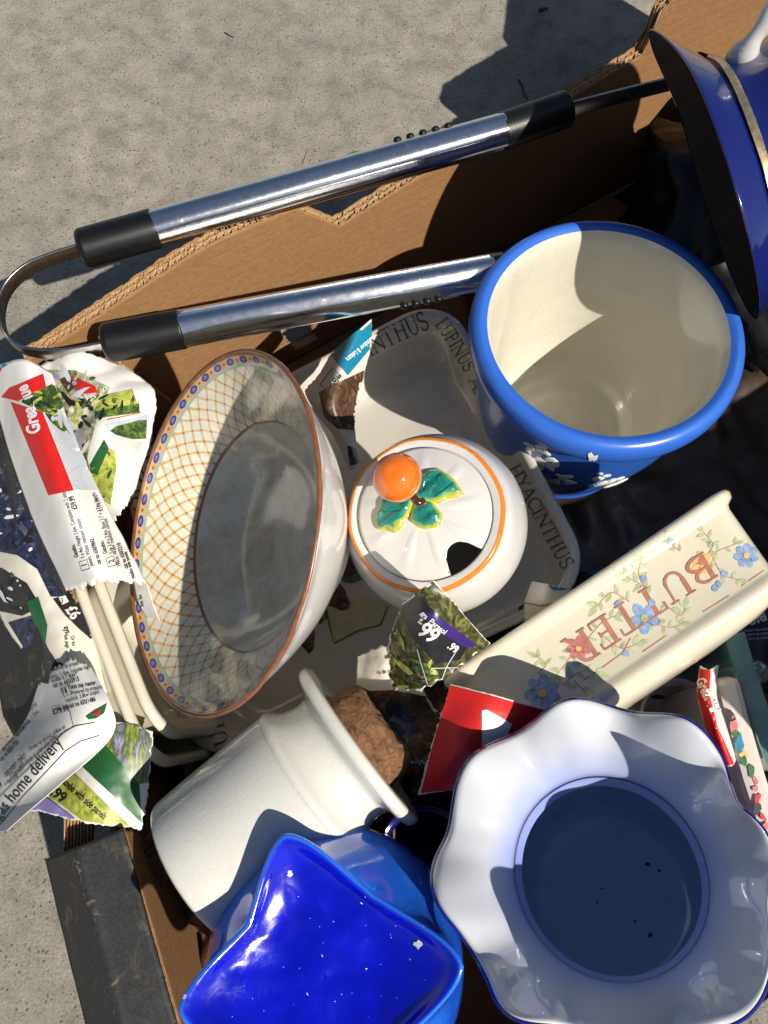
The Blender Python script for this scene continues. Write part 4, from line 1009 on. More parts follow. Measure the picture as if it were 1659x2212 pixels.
pou = smoothprof([(RM + .0004, -.0002), (RM + .0016, -.0015), (RM * .95 + .001, -.0045), (RM * .84, -.015), (RM * .73, -.029), (RM * .64, -.044), (.0560, -.055), (.0545, -.062), (.058, -.07), (.070, -.082), (.0765, -.105), (.0775, -.130), (.072, -.162), (.062, -.186), (.055, -.196), (.056, -.2), (.0005, -.2)], 6)
V, Fc, uv = lathe(pou, 192, ruf); obj('exterior', xf(Mvt, V), Fc, M_navyglass, vase)

# ================================================================ blue footed glass bowl, upside down
c = at(698, 2116, .415); GS = .915; n = ((-ray(688, 2088)).normalized() + R_ * -.13 + U_ * -.16).normalized()
Mg = frame(c - n * .105, n, R_); Mgt = frame(c, n, R_)
gl = thing('blue_glass_bowl', Mg, 'bright royal blue glass bowl turned upside down, four pinched worn feet on its base', 'glass bowl')
def inv(u, v):
    d = ray(u, v); t = (c - CAM).dot(n) / d.dot(n); return Mgt.inverted() @ (CAM + d * t)
feet = [math.atan2(inv(*p).y, inv(*p).x) for p in ((636, 1862), (968, 2082), (396, 2175), (800, 2390))]
def foot(th, i, r, z):
    k = 0; kk = max(0, min(1, (z + .035) / .035))
    for a in feet: k = max(k, math.exp(-(abs(math.atan2(math.sin(th - a), math.cos(th - a))) / .40) ** 1.5))
    if i <= NB:                       # outside of the body up to the lip
        return r + (.0185 * k - .012 * (1 - k)) * kk ** 2, z + .010 * k * kk ** 2
    q = max(0, min(1, r / .062)); return r + (.0185 * k - .012 * (1 - k)) * q ** 3 * .98, z + .010 * k * q ** 4 + .0030 * (1 - q ** 4) * fbm((r * math.cos(th) * 26, r * math.sin(th) * 26, 4), 1, 3)
po = smoothprof([(.070, -.115), (.080, -.10), (.0855, -.075), (.0850, -.052), (.080, -.032), (.0735, -.016), (.068, -.004), (.0655, .0015)], 6); NB = len(po) - 1
pi2 = smoothprof([(.0640, .0022), (.0610, .0008), (.055, -.004), (.042, -.0085), (.022, -.0105), (.0005, -.011)], 6)
V, Fc, uv = lathe(po + pi2, 192, foot); V = [v * GS for v in V]; cap(V, Fc, uv, list(range(192)), flip=True)
nb = (NB + 0) * 192
crest_glow = [math.exp(-((i // 192 - NB) / 3.2) ** 2) if i < (len(po) + len(pi2)) * 192 else 0 for i in range(len(V))]
gb_ = obj('body', xf(Mgt, V), Fc, None, gl, attr={'crest_glow': crest_glow}, mats=[M_azure, M_royal], midx=[0 if i < nb else 1 for i in range(len(Fc))])
gt = bvh(gb_); random.seed(5)
M_wear = pm('worn_frost', (.55, .58, .66), rough=.7, var=.25, scale=300)
for (u, v, r) in ((626, 1886, 6), (396, 2150, 8), (905, 2040, 9)): poly('worn_foot', blob_poly(u, v, r, 12, .35), gt, M_wear, gl, .0004, 6)
for k in range(34):
    u, v = random.uniform(480, 920), random.uniform(1920, 2200); poly('scuff', blob_poly(u, v, random.choice((.6, .8, 1.1)), 6, .4, random.choice((1, 1, 3)), 1, random.uniform(0, 180)), gt, M_wear, gl, .0004, 6)

# ================================================================ two cream dishes nested on edge
def cream_dish(name, corner, nn, e1, hl, hw, rd, dep, label):
    e1 = e1.normalized(); nn = (nn - e1 * e1.dot(nn)).normalized(); e2 = nn.cross(e1)
    if e2.dot(F_) < 0: e2 = -e2
    cen = corner - e1 * hl + e2 * hw; M = frame(cen, nn, e1)
    t = thing(name, M @ Matrix.Translation((0, 0, -dep)), label, 'dish', 'cream dishes nested on edge')
    s_ = [(hl - .035, hw - .03, rd * .6, -dep), (hl - .024, hw - .020, rd * .75, -dep + .001), (hl - .017, hw - .014, rd * .85, -dep + .006), (hl - .009, hw - .008, rd, -.008), (hl - .004, hw - .004, rd, -.004), (hl, hw, rd * 1.1, -.002), (hl + .0005, hw + .0005, rd * 1.1, .0015), (hl - .002, hw - .002, rd * 1.08, .0042), (hl - .0055, hw - .0055, rd * 1.04, .0042), (hl - .0085, hw - .0085, rd, .001), (hl - .012, hw - .011, rd * .95, -.006), (hl - .021, hw - .018, rd * .85, -dep + .011), (hl - .029, hw - .025, rd * .7, -dep + .006), (hl - .045, hw - .035, rd * .5, -dep + .005)]
    V, Fc = loft(s_, 9); obj('body', xf(M, V), Fc, M_cream, t); return t
e1 = (W(318, 1665, .212) - W(160, 1255, .216)).normalized(); nn = cv(.95, .10, .12)
cream_dish('cream_dish', W(318, 1665, .222), nn, e1, .088, .072, .034, .045, 'outer of two cream dishes nested on edge beneath the red-banded catalogue page')
cream_dish('cream_dish', W(318, 1665, .222) + nn.normalized() * .013 + cv(.2, 0, -.9) * .005 - e1 * .020, nn, e1, .078, .066, .030, .04, 'inner cream dish, the one nested inside the other cream dish on edge')

# ================================================================ catalogue pages
S1 = sheet('catalogue_page', [[(-30, 800, .232), (48, 775, .262), (112, 805, .25)], [(8, 940, .232), (85, 920, .268), (150, 915, .25)], [(66, 1110, .228), (138, 1085, .266), (218, 1068, .246)], [(143, 1280, .224), (215, 1256, .256), (318, 1262, .236)]], M_paper, 50, 60, .0012, 26, (0, .03, 0, .02), label='white catalogue page with a red band and gazebo price list, curled over cream dishes', group=None, seed=1)
t = bvh(S1)
poly('red_band', [(24, 868), (60, 880), (92, 890), (159, 1060), (106, 1070)], t, M_red, S1)
poly('red_band', [(4, 858), (22, 838), (52, 826), (92, 808), (99, 838), (84, 858), (60, 872)], t, M_red, S1, .0005)
poly('photo', [(94, 890), (132, 888), (158, 935), (190, 1010), (210, 1060), (161, 1059)], t, M_grey, S1)
poly('photo', [(46, 868), (72, 852), (109, 832), (128, 838), (136, 880), (116, 896), (93, 892)], t, M_hedge, S1, .0008)
poly('photo', [(96, 894), (132, 900), (150, 940), (128, 930), (110, 915)], t, M_hedge, S1, .0008)
poly('photo', [(0, 768), (42, 762), (22, 786), (6, 796)], t, M_teal, S1)
poly('photo', [(-10, 775), (6, 797), (-4, 812)], t, M_red, S1)
text('Grea', 90, 934, 104, 40, t, M_wprint, S1, .035, .72, off=.0011); text('lue', 72, 860, 112, 38, t, M_wprint, S1, .035, .7, off=.0011)
A1 = 107
for (s_, u, v, sz, b_) in (('Gazebo.', 171, 1203, 13, .02), ('3 x 4m. Height 2.6m. Complete with 2 side', 185, 1205, 12.5, .006), ('panels. Water resistant canopy.', 203, 1222, 12.5, .006), ('cat no 650/9842', 219, 1219, 13, .025), ('Gazebo.', 231, 1196, 13, .02), ('Top 2.4 x 2.4m. Base 2.7 x 2.7m. Height', 245, 1196, 12.5, .006), ('198cm. Water resistant canopy.', 261, 1224, 12.5, .006), ('cat no 650/2210', 276, 1228, 13, .025), ('gazebo side panels', 291, 1250, 12, .02), ('£59.99', 167, 1100, 16, .03), ('£114.99', 222, 1104, 14, .02)):
    text(s_, u, v, A1, sz, t, M_ink, S1, b_, .68)
for (u, v, dgt) in ((190, 1222, '1'), (246, 1215, '2')):
    text(dgt, u, v, A1, 17, t, M_ink, S1, .02, .8)
    ca = rad(A1); q = [(u + 5, v + 6), (u - 1, v - 13), (u - 18, v - 8), (u - 12, v + 11)]
    V2, F2 = ribbon(q + q[:1], 1.3); decal('box_rule', V2, F2, t, M_ink, S1, .0006, 10)
S1b = sheet('catalogue_scrap', [[(285, 1240, .226), (318, 1262, .236)], [(298, 1300, .218), (330, 1300, .23)], [(318, 1335, .21), (345, 1340, .222)]], M_paper, 14, 18, .0012, 40, (0, .08, .08, .05), label='small torn white scrap printed Size 3m at the edge of the lattice bowl', seed=12)
t = bvh(S1b); text('Size 3m', 312, 1310, 100, 12, t, M_ink, S1b, .01, .7)

S2 = sheet('catalogue_page', [[(72, 792, .222), (160, 762, .232), (262, 786, .222)], [(105, 900, .22), (215, 872, .24), (332, 848, .226)], [(165, 1040, .216), (245, 1000, .236), (322, 962, .22)], [(228, 1130, .21), (262, 1105, .222), (292, 1050, .215)]], M_paper, 60, 60, .0015, 24, (.03, .04, 0, .03), label='crumpled white catalogue page with garden photographs, tucked behind the red-banded page', seed=2, fold=.007)
t = bvh(S2)
poly('photo', [(85, 800), (160, 800), (238, 838), (212, 900), (180, 1030), (150, 960), (110, 880)], t, M_garden, S2, .0005)
poly('photo', [(212, 857), (284, 842), (301, 892), (207, 906)], t, M_grass, S2, .0006); poly('photo', [(207, 890), (300, 872), (301, 892), (206, 907)], t, M_hedge, S2, .0009)
poly('photo', [(228, 918), (318, 897), (316, 950), (240, 950)], t, M_skyp, S2, .0006); poly('photo', [(238, 932), (250, 922), (275, 916), (300, 908), (317, 908), (314, 948), (284, 950), (251, 941)], t, M_hedge, S2, .0009)
poly('photo', [(238, 946), (306, 956), (298, 982), (262, 992), (244, 972)], t, M_plaque, S2, .0008)
poly('photo', [(195, 1010), (228, 965), (250, 975), (252, 1010), (240, 1090), (214, 1075)], t, M_grass, S2, .0007); poly('photo', [(196, 1005), (226, 950), (236, 968), (210, 1030)], t, M_green, S2, .001)
poly('photo', [(158, 812), (176, 822), (206, 836), (212, 850), (176, 852), (160, 832)], t, M_red, S2, .0009); poly('photo', [(150, 905), (178, 925), (182, 965), (170, 995), (158, 960)], t, M_grey, S2, .0009)
V2, F2 = ribbon([(284, 842), (302, 893), (232, 908)], 2); decal('red_rule', V2, F2, t, M_red, S2, .001, 10)
poly('photo', [(128, 820), (150, 812), (168, 836), (150, 850)], t, M_brownp, S2, .0009); poly('photo', [(150, 860), (200, 862), (196, 880), (150, 876)], t, M_ink, S2, .0009)

def scatter(P, n, target, parent, cols, r0, r1, off=.0012, seed=0):
    rr = random.Random(seed); xs = [p[0] for p in P]; ys = [p[1] for p in P]; by = {}
    for _ in range(n * 6):
        x, y = rr.uniform(min(xs), max(xs)), rr.uniform(min(ys), max(ys))
        if not inpoly(x, y, P) or n <= 0: continue
        n -= 1; r = rr.uniform(r0, r1); m = rr.choice(cols); an = rr.uniform(0, 180); el = rr.choice((1, 1.6, 4))
        q = [(x + r * (1 + rr.uniform(-.35, .35)) * (el * math.cos(a) * math.cos(an) - math.sin(a) * math.sin(an)), y + r * (el * math.cos(a) * math.sin(an) + math.sin(a) * math.cos(an))) for a in [6.283 * k / 7 for k in range(7)]]
        by.setdefault(m.name, (m, []))[1].append(q)
    for k, (m, L) in by.items():
        V, Fc, st = [], [], []
        for i, q in enumerate(L): b0 = len(V); V += q; Fc.append(tuple(range(b0, b0 + len(q)))); st.append(i % 4)
        o = decal('photo_detail', V, Fc, target, m, parent, off, 8, st)
        if o: o['kind'] = 'stuff'
t = bvh(S2)
scatter([(85, 800), (160, 800), (238, 838), (212, 900), (180, 1030), (150, 960), (110, 880)], 60, t, S2, (M_wprint, M_plaque, M_hedge, M_grey, M_purple, M_ink, M_grass), 2, 6, .0014, 1)
scatter([(195, 1010), (228, 965), (250, 975), (252, 1010), (240, 1090), (214, 1075)], 16, t, S2, (M_hedge, M_grass, M_green), 2, 5, .0016, 2)
scatter([(212, 857), (284, 842), (301, 892), (207, 906)], 14, t, S2, (M_hedge, M_grass, M_ink), 1.5, 4, .0016, 3)
t = bvh(S1)
scatter([(94, 890), (132, 888), (158, 935), (190, 1010), (205, 1055), (161, 1055)], 14, t, S1, (M_skyp, M_wprint, M_grey), 3, 7, .0011, 4)
scatter([(46, 868), (72, 852), (109, 832), (128, 838), (136, 880), (116, 896), (93, 892)], 26, t, S1, (M_green, M_grass, M_dpaper), 1.5, 4, .0016, 5)
S5 = sheet('catalogue_page', [[(-80, 930, .19), (20, 960, .214), (70, 1040, .208)], [(-70, 1150, .19), (50, 1180, .222), (125, 1240, .214)], [(0, 1330, .19), (100, 1320, .228), (180, 1310, .218)], [(60, 1420, .195), (150, 1440, .226), (232, 1500, .214)]], M_paper2, 50, 60, .002, 22, (.02, .04, .03, 0), label='dark printed catalogue page drooping over the left box wall', seed=5, fold=.003)
t = bvh(S5)
poly('photo', [(-60, 940), (20, 962), (68, 1040), (100, 1130), (125, 1235), (165, 1290), (110, 1290), (80, 1230), (40, 1200), (-10, 1190), (-60, 1150)], t, M_bluep, S5, .0006)
poly('photo', [(-60, 1200), (10, 1230), (60, 1260), (90, 1310), (50, 1330), (0, 1320), (-40, 1260)], t, M_dpaper, S5, .0006)
poly('photo', [(20, 1345), (70, 1330), (100, 1360), (90, 1420), (60, 1410)], t, M_bluep, S5, .0006)
poly('photo', [(115, 1295), (150, 1285), (185, 1320), (205, 1390), (170, 1360), (140, 1330)], t, M_dpaper, S5, .0008); poly('photo', [(60, 1300), (85, 1290), (105, 1350), (100, 1400), (85, 1370)], t, M_green, S5, .0008)
poly('photo', [(126, 1292), (140, 1288), (148, 1302), (134, 1308)], t, M_wprint, S5, .0011); text('3', 131, 1305, 10, 15, t, M_ink, S5, .02, .8, off=.0014)
text('£6', 140, 1318, -58, 34, t, M_wprint, S5, .03, .8, off=.0012); text('ays.', 138, 1355, -75, 18, t, M_ink, S5, .02, .7); text('See page', 139, 1372, -80, 12, t, M_ink, S5, .01, .7); text('Or for', 152, 1375, -80, 12, t, M_ink, S5, .01, .7)

scatter([(-40, 950), (60, 1050), (125, 1235), (40, 1190), (-40, 1150)], 40, bvh(S5), S5, (M_ink, M_dpaper, M_wprint, M_grey, M_bluep), 2, 7, .0014, 6)
scatter([(-20, 1210), (60, 1260), (90, 1310), (0, 1320)], 14, bvh(S5), S5, (M_ink, M_grey, M_bluep), 2, 5, .0014, 7)
S4 = sheet('catalogue_page', [[(150, 1600, .206), (245, 1560, .224), (332, 1580, .222)], [(100, 1680, .204), (215, 1675, .228), (320, 1690, .217)], [(58, 1748, .2), (185, 1776, .226), (308, 1792, .21)]], M_paper, 60, 60, .0018, 24, (0, .035, .01, .03), label='green and yellow catalogue page advertising a pop-up gazebo, torn along its bottom edge', seed=4, fold=.002)
t = bvh(S4)
poly('photo', [(120, 1668), (142, 1652), (282, 1786), (240, 1784), (178, 1772), (150, 1750), (108, 1722)], t, M_grass, S4, .0006)
poly('photo', [(162, 1640), (190, 1618), (230, 1610), (258, 1640), (300, 1690), (306, 1778)], t, M_green, S4, .0006)
poly('photo', [(196, 1612), (240, 1570), (292, 1560), (330, 1590), (318, 1690), (300, 1692), (262, 1648), (232, 1612)], t, M_swirl, S4, .0009)
poly('photo', [(52, 1746), (76, 1712), (110, 1728), (165, 1770), (120, 1768)], t, M_purple, S4, .0008)
text('up gazebo with side panels', 120, 1678, -42, 23, t, M_ink, S4, .02, .56, off=.001); text('9', 80, 1700, -34, 62, t, M_ink, S4, .04, .9, off=.001); text('.99', 110, 1716, -36, 32, t, M_ink, S4, .035, .85, off=.001)

S3 = sheet('catalogue_page', [[(84, 1476, .205), (150, 1425, .238), (196, 1440, .242)], [(52, 1560, .195), (150, 1525, .248), (238, 1518, .256)], [(-15, 1640, .18), (110, 1618, .245), (242, 1590, .25)], [(-65, 1720, .165), (28, 1715, .218), (136, 1690, .246)], [(-100, 1810, .15), (-35, 1800, .195), (14, 1795, .232)]], M_paper, 50, 70, .0012, 24, (.05, 0, 0, 0), label='pale catalogue page about gas home delivery, rolled over the left box wall', seed=3)
t = bvh(S3)
for (s_, u, v, an, sz, b_, sx) in (('15', 86, 1452, 17, 17, .02, .75), ('Stainless steel g', 104, 1440, 17, 14, .02, .68), ('Powered by propane gas', 112, 1452, 15, 12, .008, .66), ('supplied). 11.5kw. Includes regulator', 99, 1470, 15, 12, .008, .64), ('- usually in 7 days.*', 108, 1476, 15, 12, .02, .68), ('cat no 652/2915', 117, 1486, 15, 13, .025, .68), ('16', 136, 1500, 14, 17, .02, .75), ('Table top heater.', 149, 1490, 10, 13, .02, .68), ('Powered by propane', 156, 1502, 12, 12, .008, .66), ('supplied). 2.8kw output', 143, 1518, 15, 12, .008, .66), ('cat no 650/1486', 152, 1530, 15, 13, .025, .68), ('£99.99', 62, 1500, 38, 17, .035, .8), ('£79.99', 116, 1544, 14, 17, .035, .8),
      ('through a parasol', 36, 1556, 48, 12, .008, .7), ('middle of a table. Powered by', 18, 1590, 47, 12, .008, .64), ('(not supplied). 11.5kw.', 36, 1590, 46, 12, .008, .66), ('gas cylinder regulator', 8, 1622, 47, 12, .008, .64), ('cat no 650/1730', 4, 1645, 47, 13, .025, .66), ('-DELIVERY ONLY.', 14, 1680, 46, 13, .025, .66), ('Order by phone, online or', 66, 1622, 32, 13, .008, .66), ('in-store. £4.95 charge on orders under £150.', 24, 1680, 40, 12, .008, .60), ('See page 1212', 22, 1694, 46, 12, .008, .66), ('o gas home delivery', -16, 1790, 50, 38, .002, .78), ('9.99', -6, 1712, 50, 15, .03, .8)):
    text(s_, u, v, an, sz, t, M_ink, S3, b_, sx)
for P in ([(0, 1722), (40, 1682), (83, 1642), (142, 1580), (165, 1568), (205, 1560)], [(0, 1782), (50, 1722), (109, 1658), (142, 1622), (175, 1600), (215, 1588)], [(12, 1696), (60, 1650), (120, 1595), (160, 1570), (152, 1536)]):
    V2, F2 = ribbon(P, 1.6); decal('rule', V2, F2, t, M_ink, S3, .0006, 10)
for q in ([(78, 1447), (94, 1436), (106, 1450), (90, 1460)], [(132, 1488), (148, 1482), (156, 1500), (140, 1506)]):
    V2, F2 = ribbon(q + q[:1], 1.3); decal('rule', V2, F2, t, M_ink, S3, .0006, 10)
poly('photo', [(186, 1548), (206, 1534), (232, 1520), (226, 1540), (208, 1552), (192, 1554)], t, M_green, S3, .0006); poly('photo', [(200, 1543), (220, 1532), (214, 1546)], t, M_red, S3, .001)
poly('photo', [(76, 1452), (110, 1424), (140, 1418), (120, 1432), (84, 1448)], t, M_bluep, S3, .0006)
V2, F2 = ribbon([(78, 1456), (90, 1446), (140, 1424)], 2); decal('red_rule', V2, F2, t, M_red, S3, .0008, 10)

S6 = sheet('catalogue_scrap', [[(716, 760, .196), (762, 722, .218), (803, 688, .212)], [(684, 815, .196), (735, 795, .224), (800, 755, .205)], [(662, 856, .19), (712, 870, .22), (770, 870, .2)], [(722, 945, .184), (745, 950, .204), (768, 945, .19)], [(752, 1010, .17), (766, 1014, .18), (782, 1000, .17)]], M_paper2, 40, 60, .0015, 30, (0, .03, .05, .02), label='twisted scrap of catalogue with a teal corner headed Outdoor & Leisure', seed=6, fold=.004)
t = bvh(S6)
poly('teal_corner', [(714, 765), (760, 726), (801, 689), (803, 748), (750, 811)], t, M_teal, S6, .0006); poly('photo', [(690, 848), (730, 826), (786, 800), (762, 930), (730, 925), (702, 900)], t, M_brownp, S6, .0006)
poly('photo', [(750, 962), (766, 968), (780, 1000), (758, 1005)], t, M_bluep, S6, .0006)
text('Outdoor & Leisure', 800, 728, 221, 15, t, M_wprint, S6, .02, .62, off=.001); text('FREE p/', 728, 806, 240, 17, t, M_ink, S6, .02, .6)
V2, F2 = ribbon([(692, 832), (718, 795), (736, 810), (712, 843), (692, 832)], 1.3); decal('rule', V2, F2, t, M_ink, S6, .0006, 10)

S8 = sheet('catalogue_scrap', [[(772, 1415, .222), (830, 1395, .232), (890, 1400, .226)], [(770, 1480, .216), (840, 1480, .236), (920, 1500, .226)], [(775, 1540, .205), (850, 1560, .222), (960, 1560, .212)], [(850, 1620, .195), (900, 1650, .208), (960, 1640, .2)]], M_paper2, 50, 60, .003, 26, (.03, .04, .02, .03), label='crumpled brown and dark blue catalogue scrap beside the cork stopper', seed=8, fold=.008)
t = bvh(S8)
poly('photo', [(770, 1478), (800, 1492), (850, 1490), (925, 1505), (960, 1560), (955, 1640), (890, 1650), (840, 1600), (790, 1560)], t, M_brownp, S8, .0006); poly('photo', [(830, 1510), (880, 1520), (905, 1580), (870, 1600), (840, 1560)], t, M_bluep, S8, .0009)
text('£17.49', 856, 1412, 188, 13, t, M_ink, S8, .015, .7); text('panels up to', 860, 1446, 186, 13, t, M_ink, S8, .005, .7)
S7 = sheet('catalogue_scrap', [[(868, 1306, .325), (902, 1280, .345), (936, 1254, .352)], [(840, 1392, .302), (925, 1352, .342), (1003, 1328, .334)], [(846, 1488, .282), (930, 1480, .312), (1060, 1392, .306)]], M_paper2, 50, 50, .0015, 30, (.03, .05, .04, .01), label='dark purple catalogue scrap pricing a parasol, standing up against the preserve pot', seed=7, fold=.004)
t = bvh(S7)
poly('photo', [(838, 1395), (872, 1300), (940, 1252), (1060, 1388), (935, 1485), (844, 1490)], t, M_darkgarden, S7, .0005)
poly('photo', [(872, 1312), (908, 1290), (1010, 1392), (990, 1424), (940, 1432), (890, 1370)], t, M_dpaper, S7, .0009); poly('photo', [(908, 1318), (930, 1322), (1030, 1392), (1005, 1398), (960, 1372)], t, pm('violet_print', (.045, .02, .16), rough=.35), S7, .0012)
text('£', 906, 1342, -36, 24, t, M_wprint, S7, .03, .8, off=.0015); text('99', 904, 1366, -36, 46, t, M_wprint, S7, .03, .8, off=.0015); text('.99', 962, 1396, -36, 23, t, M_wprint, S7, .03, .8, off=.0015); text('Parasol', 926, 1342, -42, 17, t, M_wprint, S7, .01, .8, off=.0018)
poly('white_box', [(910, 1326), (918, 1321), (926, 1331), (918, 1336)], t, M_wprint, S7, .0015); text('5', 915, 1334, -40, 11, t, M_ink, S7, .02, .8, off=.002)
scatter([(842, 1390), (880, 1330), (900, 1390), (940, 1440), (930, 1480), (846, 1486)], 40, t, S7, (M_darkgarden, M_grass, M_dbrown, M_hedge), 2, 6, .0013, 8)
for q in ([(985, 1398), (962, 1436), (975, 1450)], [(962, 1436), (950, 1470)], [(930, 1440), (1000, 1440)], [(905, 1400), (915, 1440), (925, 1476)]):
    V2, F2 = ribbon(q, 2.2, 1.4); decal('photo_line', V2, F2, t, M_grey, S7, .0016, 8)
S9 = sheet('catalogue_scrap', [[(974, 1477, .292), (1070, 1502, .302), (1180, 1532, .296)], [(935, 1600, .27), (1010, 1610, .285), (1110, 1640, .272)], [(904, 1717, .25), (985, 1706, .256), (1060, 1705, .248)]], M_paper, 50, 60, .0014, 26, (.01, .02, .04, 0), label='bright red torn catalogue scrap with a white patch under the ruffled vase lip', seed=9, fold=.002)
t = bvh(S9)
poly('red_print', [(974, 1480), (1070, 1504), (1178, 1534), (1110, 1640), (1060, 1704), (985, 1704), (909, 1712), (938, 1600)], t, M_red, S9, .0005); poly('white_patch', [(1041, 1534), (1052, 1532), (1105, 1562), (1090, 1600), (1040, 1610)], t, M_wprint, S9, .0009)
S10 = sheet('catalogue_scrap', [[(1150, 1254, .25), (1190, 1262, .262), (1238, 1272, .25)], [(1134, 1300, .245), (1180, 1300, .26), (1235, 1296, .25)], [(1134, 1345, .232), (1180, 1330, .24), (1230, 1315, .235)]], M_paper2, 24, 24, .0015, 34, (.02, .02, .02, .02), label='small folded cream paper scrap between the lettered dish and the butter cover', seed=10, fold=.004)
t = bvh(S10); V2, F2 = ribbon([(1134, 1302), (1170, 1308), (1215, 1298)], 1.4); decal('rule', V2, F2, t, M_ink, S10, .0006, 10); poly('teal_print', [(1172, 1256), (1215, 1266), (1236, 1274), (1195, 1276)], t, M_teal, S10, .0006)

# ================================================================ things packed on the right
S11 = sheet('catalogue_strip', [[(1512, 1438, .232), (1532, 1446, .244), (1552, 1436, .232)], [(1506, 1500, .23), (1528, 1502, .246), (1548, 1500, .232)], [(1525, 1570, .228), (1548, 1572, .244), (1566, 1560, .23)], [(1560, 1660, .22), (1580, 1655, .23), (1592, 1640, .22)]], M_paper, 16, 40, .0008, 30, (.02, .02, 0, 0), label='narrow curled red strip of catalogue reading Great Val beside the painted plaque', seed=11)
t = bvh(S11); poly('red_print', [(1514, 1445), (1534, 1448), (1530, 1500), (1550, 1572), (1584, 1650), (1566, 1655), (1528, 1575), (1508, 1502)], t, M_red, S11, .0005)
text('Great Val', 1506, 1470, -66, 27, t, M_wprint, S11, .03, .75, off=.001)
def slab(name, top, h, th, mat, label, cat, bev=.002):
    """an upright slab: centre line of its top edge in world space, its height and thickness"""
    V, Fc = [], []; n = len(top)
    for i, p in enumerate(top):
        tg = (top[min(i + 1, n - 1)] - top[max(i - 1, 0)]); tg.z = 0; tg.normalize(); nn = Vector((-tg.y, tg.x, 0))
        for a, z in ((-1, 0), (1, 0), (1, -h), (-1, -h)): V.append(p + nn * (a * th / 2) + Vector((0, 0, z)))
    for i in range(n - 1):
        for k in range(4): a = i * 4 + k; b_ = i * 4 + (k + 1) % 4; Fc.append((a, b_, b_ + 4, a + 4))
    Fc += [(3, 2, 1, 0), tuple(range(4 * n - 4, 4 * n))]
    return tag(obj(name, V, Fc, mat, bevel=bev, smooth=False), label, cat)
slab('glass_plate', [W(1588, 1368, .225), W(1612, 1450, .222), (W(1642, 1540, .219)), W(1685, 1660, .216)], .14, .016, M_tglass, 'thick teal glass panel standing on edge behind the painted plaque', 'glass', .0015)
S12 = slab('painted_plaque', [W(1572, 1460, .228), W(1598, 1560, .226), W(1632, 1680, .224), W(1672, 1800, .222), W(1710, 1900, .22)], .12, .019, M_plaque, 'pinkish white ceramic plaque standing on edge, painted with dark stripes and flowers', 'plaque', .006)
t = bvh(S12); random.seed(21)
for k in range(16):
    u = 1585 + k * 5.4 + random.uniform(-9, 9); v = 1545 + k * 20
    poly('painted_dab', blob_poly(u, v, random.uniform(5, 9), 9, .3, random.uniform(1.2, 2.4), 1, random.uniform(30, 110)), t, random.choice((M_ink, M_leafp, M_bpink, M_teal, M_byel, M_red)), S12, .0006, 8)
# round pale pot in the shade
c0 = W(1450, 1560, .135); Mr = Matrix.Translation(c0)
rp_ = thing('round_pot', Mr @ Matrix.Translation((0, 0, -.09)), 'small round pinkish pot in the shade between the butter cover and the vase', 'pot')
V, Fc, uv = lathe(smoothprof([(.026, -.09), (.04, -.07), (.050, -.035), (.046, -.005), (.034, .012), (.030, .018), (.033, .022), (.030, .022), (.027, .012), (.03, 0), (.0005, -.06)], 5), 64); obj('body', xf(Mr, V), Fc, M_plaque, rp_)
S13 = sheet('newspaper_sheet', [[(1560, 1290, .10), (1640, 1260, .11), (1760, 1230, .10)], [(1560, 1400, .10), (1650, 1390, .112), (1780, 1350, .1)], [(1600, 1500, .09), (1680, 1490, .1), (1800, 1450, .09)]], M_dpaper, 30, 30, .002, 26, (.02, .02, .02, 0), label='black printed sheet with white lettering deep in the box by the glass panel', seed=13)
t = bvh(S13); text('ole', 1618, 1352, 18, 40, t, M_wprint, S13, .03, .8, off=.001)
for k in range(3): text('ready to use in any outdoor', 1592, 1366 + 9 * k, 4, 9, t, M_wprint, S13, .0, .7)
Mk = frame(W(1640, 1452, .19), cv(.3, .2, .9), R_); V, Fc, uv = lathe(smoothprof([(.0003, .006), (.006, .005), (.009, .001), (.0095, -.004), (.006, -.010), (.005, -.05)], 4), 32)
tag(obj('glass_stopper', xf(Mk, V), Fc, M_tglass), 'small pale green glass stopper beside the teal glass panel', 'stopper')

# ================================================================ dark pot and brush between jar and vase
c0 = W(915, 1850, .175); Mr = frame(c0, Vector((-.25, .1, 1)), R_)
dp = thing('dark_blue_pot', Mr @ Matrix.Translation((0, 0, -.12)), 'dark navy glazed pot with worn gilt streaks, tucked under the ruffled vase', 'pot')
V, Fc, uv = lathe(smoothprof([(.025, -.12), (.036, -.10), (.0415, -.06), (.039, -.025), (.034, -.006), (.035, 0), (.033, .001), (.030, -.006), (.034, -.04), (.0005, -.10)], 5), 72); db = obj('body', xf(Mr, V), Fc, M_cobalt, dp)
for (z0, r0) in ((-.020, .0384), (-.034, .0405)):
    V, Fc, uv = lathe([(r0, z0), (r0 + .0009, z0 - .0012), (r0 + .0008, z0 - .0024), (r0 + .0012, z0 - .0036)], 72); obj('gilt_band', xf(Mr, V), Fc, M_gold, dp)
br = thing('bristle_brush', Matrix.Translation(W(825, 1790, .05)), 'brown bristle brush lying in the gap beside the white jar', 'brush')
random.seed(9); fb = []
a0, a1 = W(808, 1720, .16), W(818, 1880, .10)
for k in range(160):
    w0, w1 = random.uniform(-.016, .016), random.uniform(-.019, .019); z = random.uniform(-.006, .006)
    p = a0 + Vector((w0, 0, z + random.uniform(-.004, .004))); q = a1 + Vector((w1, random.uniform(-.008, .008), z)); fb.append(tube([p, p.lerp(q, .5) + Vector((random.uniform(-.003, .003), 0, .004)), q], .0007, 4, False))
o = obj('bristles', *merge(*fb), M_wood, br); o['kind'] = 'stuff'
V, Fc = loft([(.022, .008, .004, 0), (.022, .008, .004, .03)], 4); obj('ferrule', xf(frame(a0 + Vector((0, .02, .012)), a1 - a0, R_), V), Fc, M_dbrown, br)
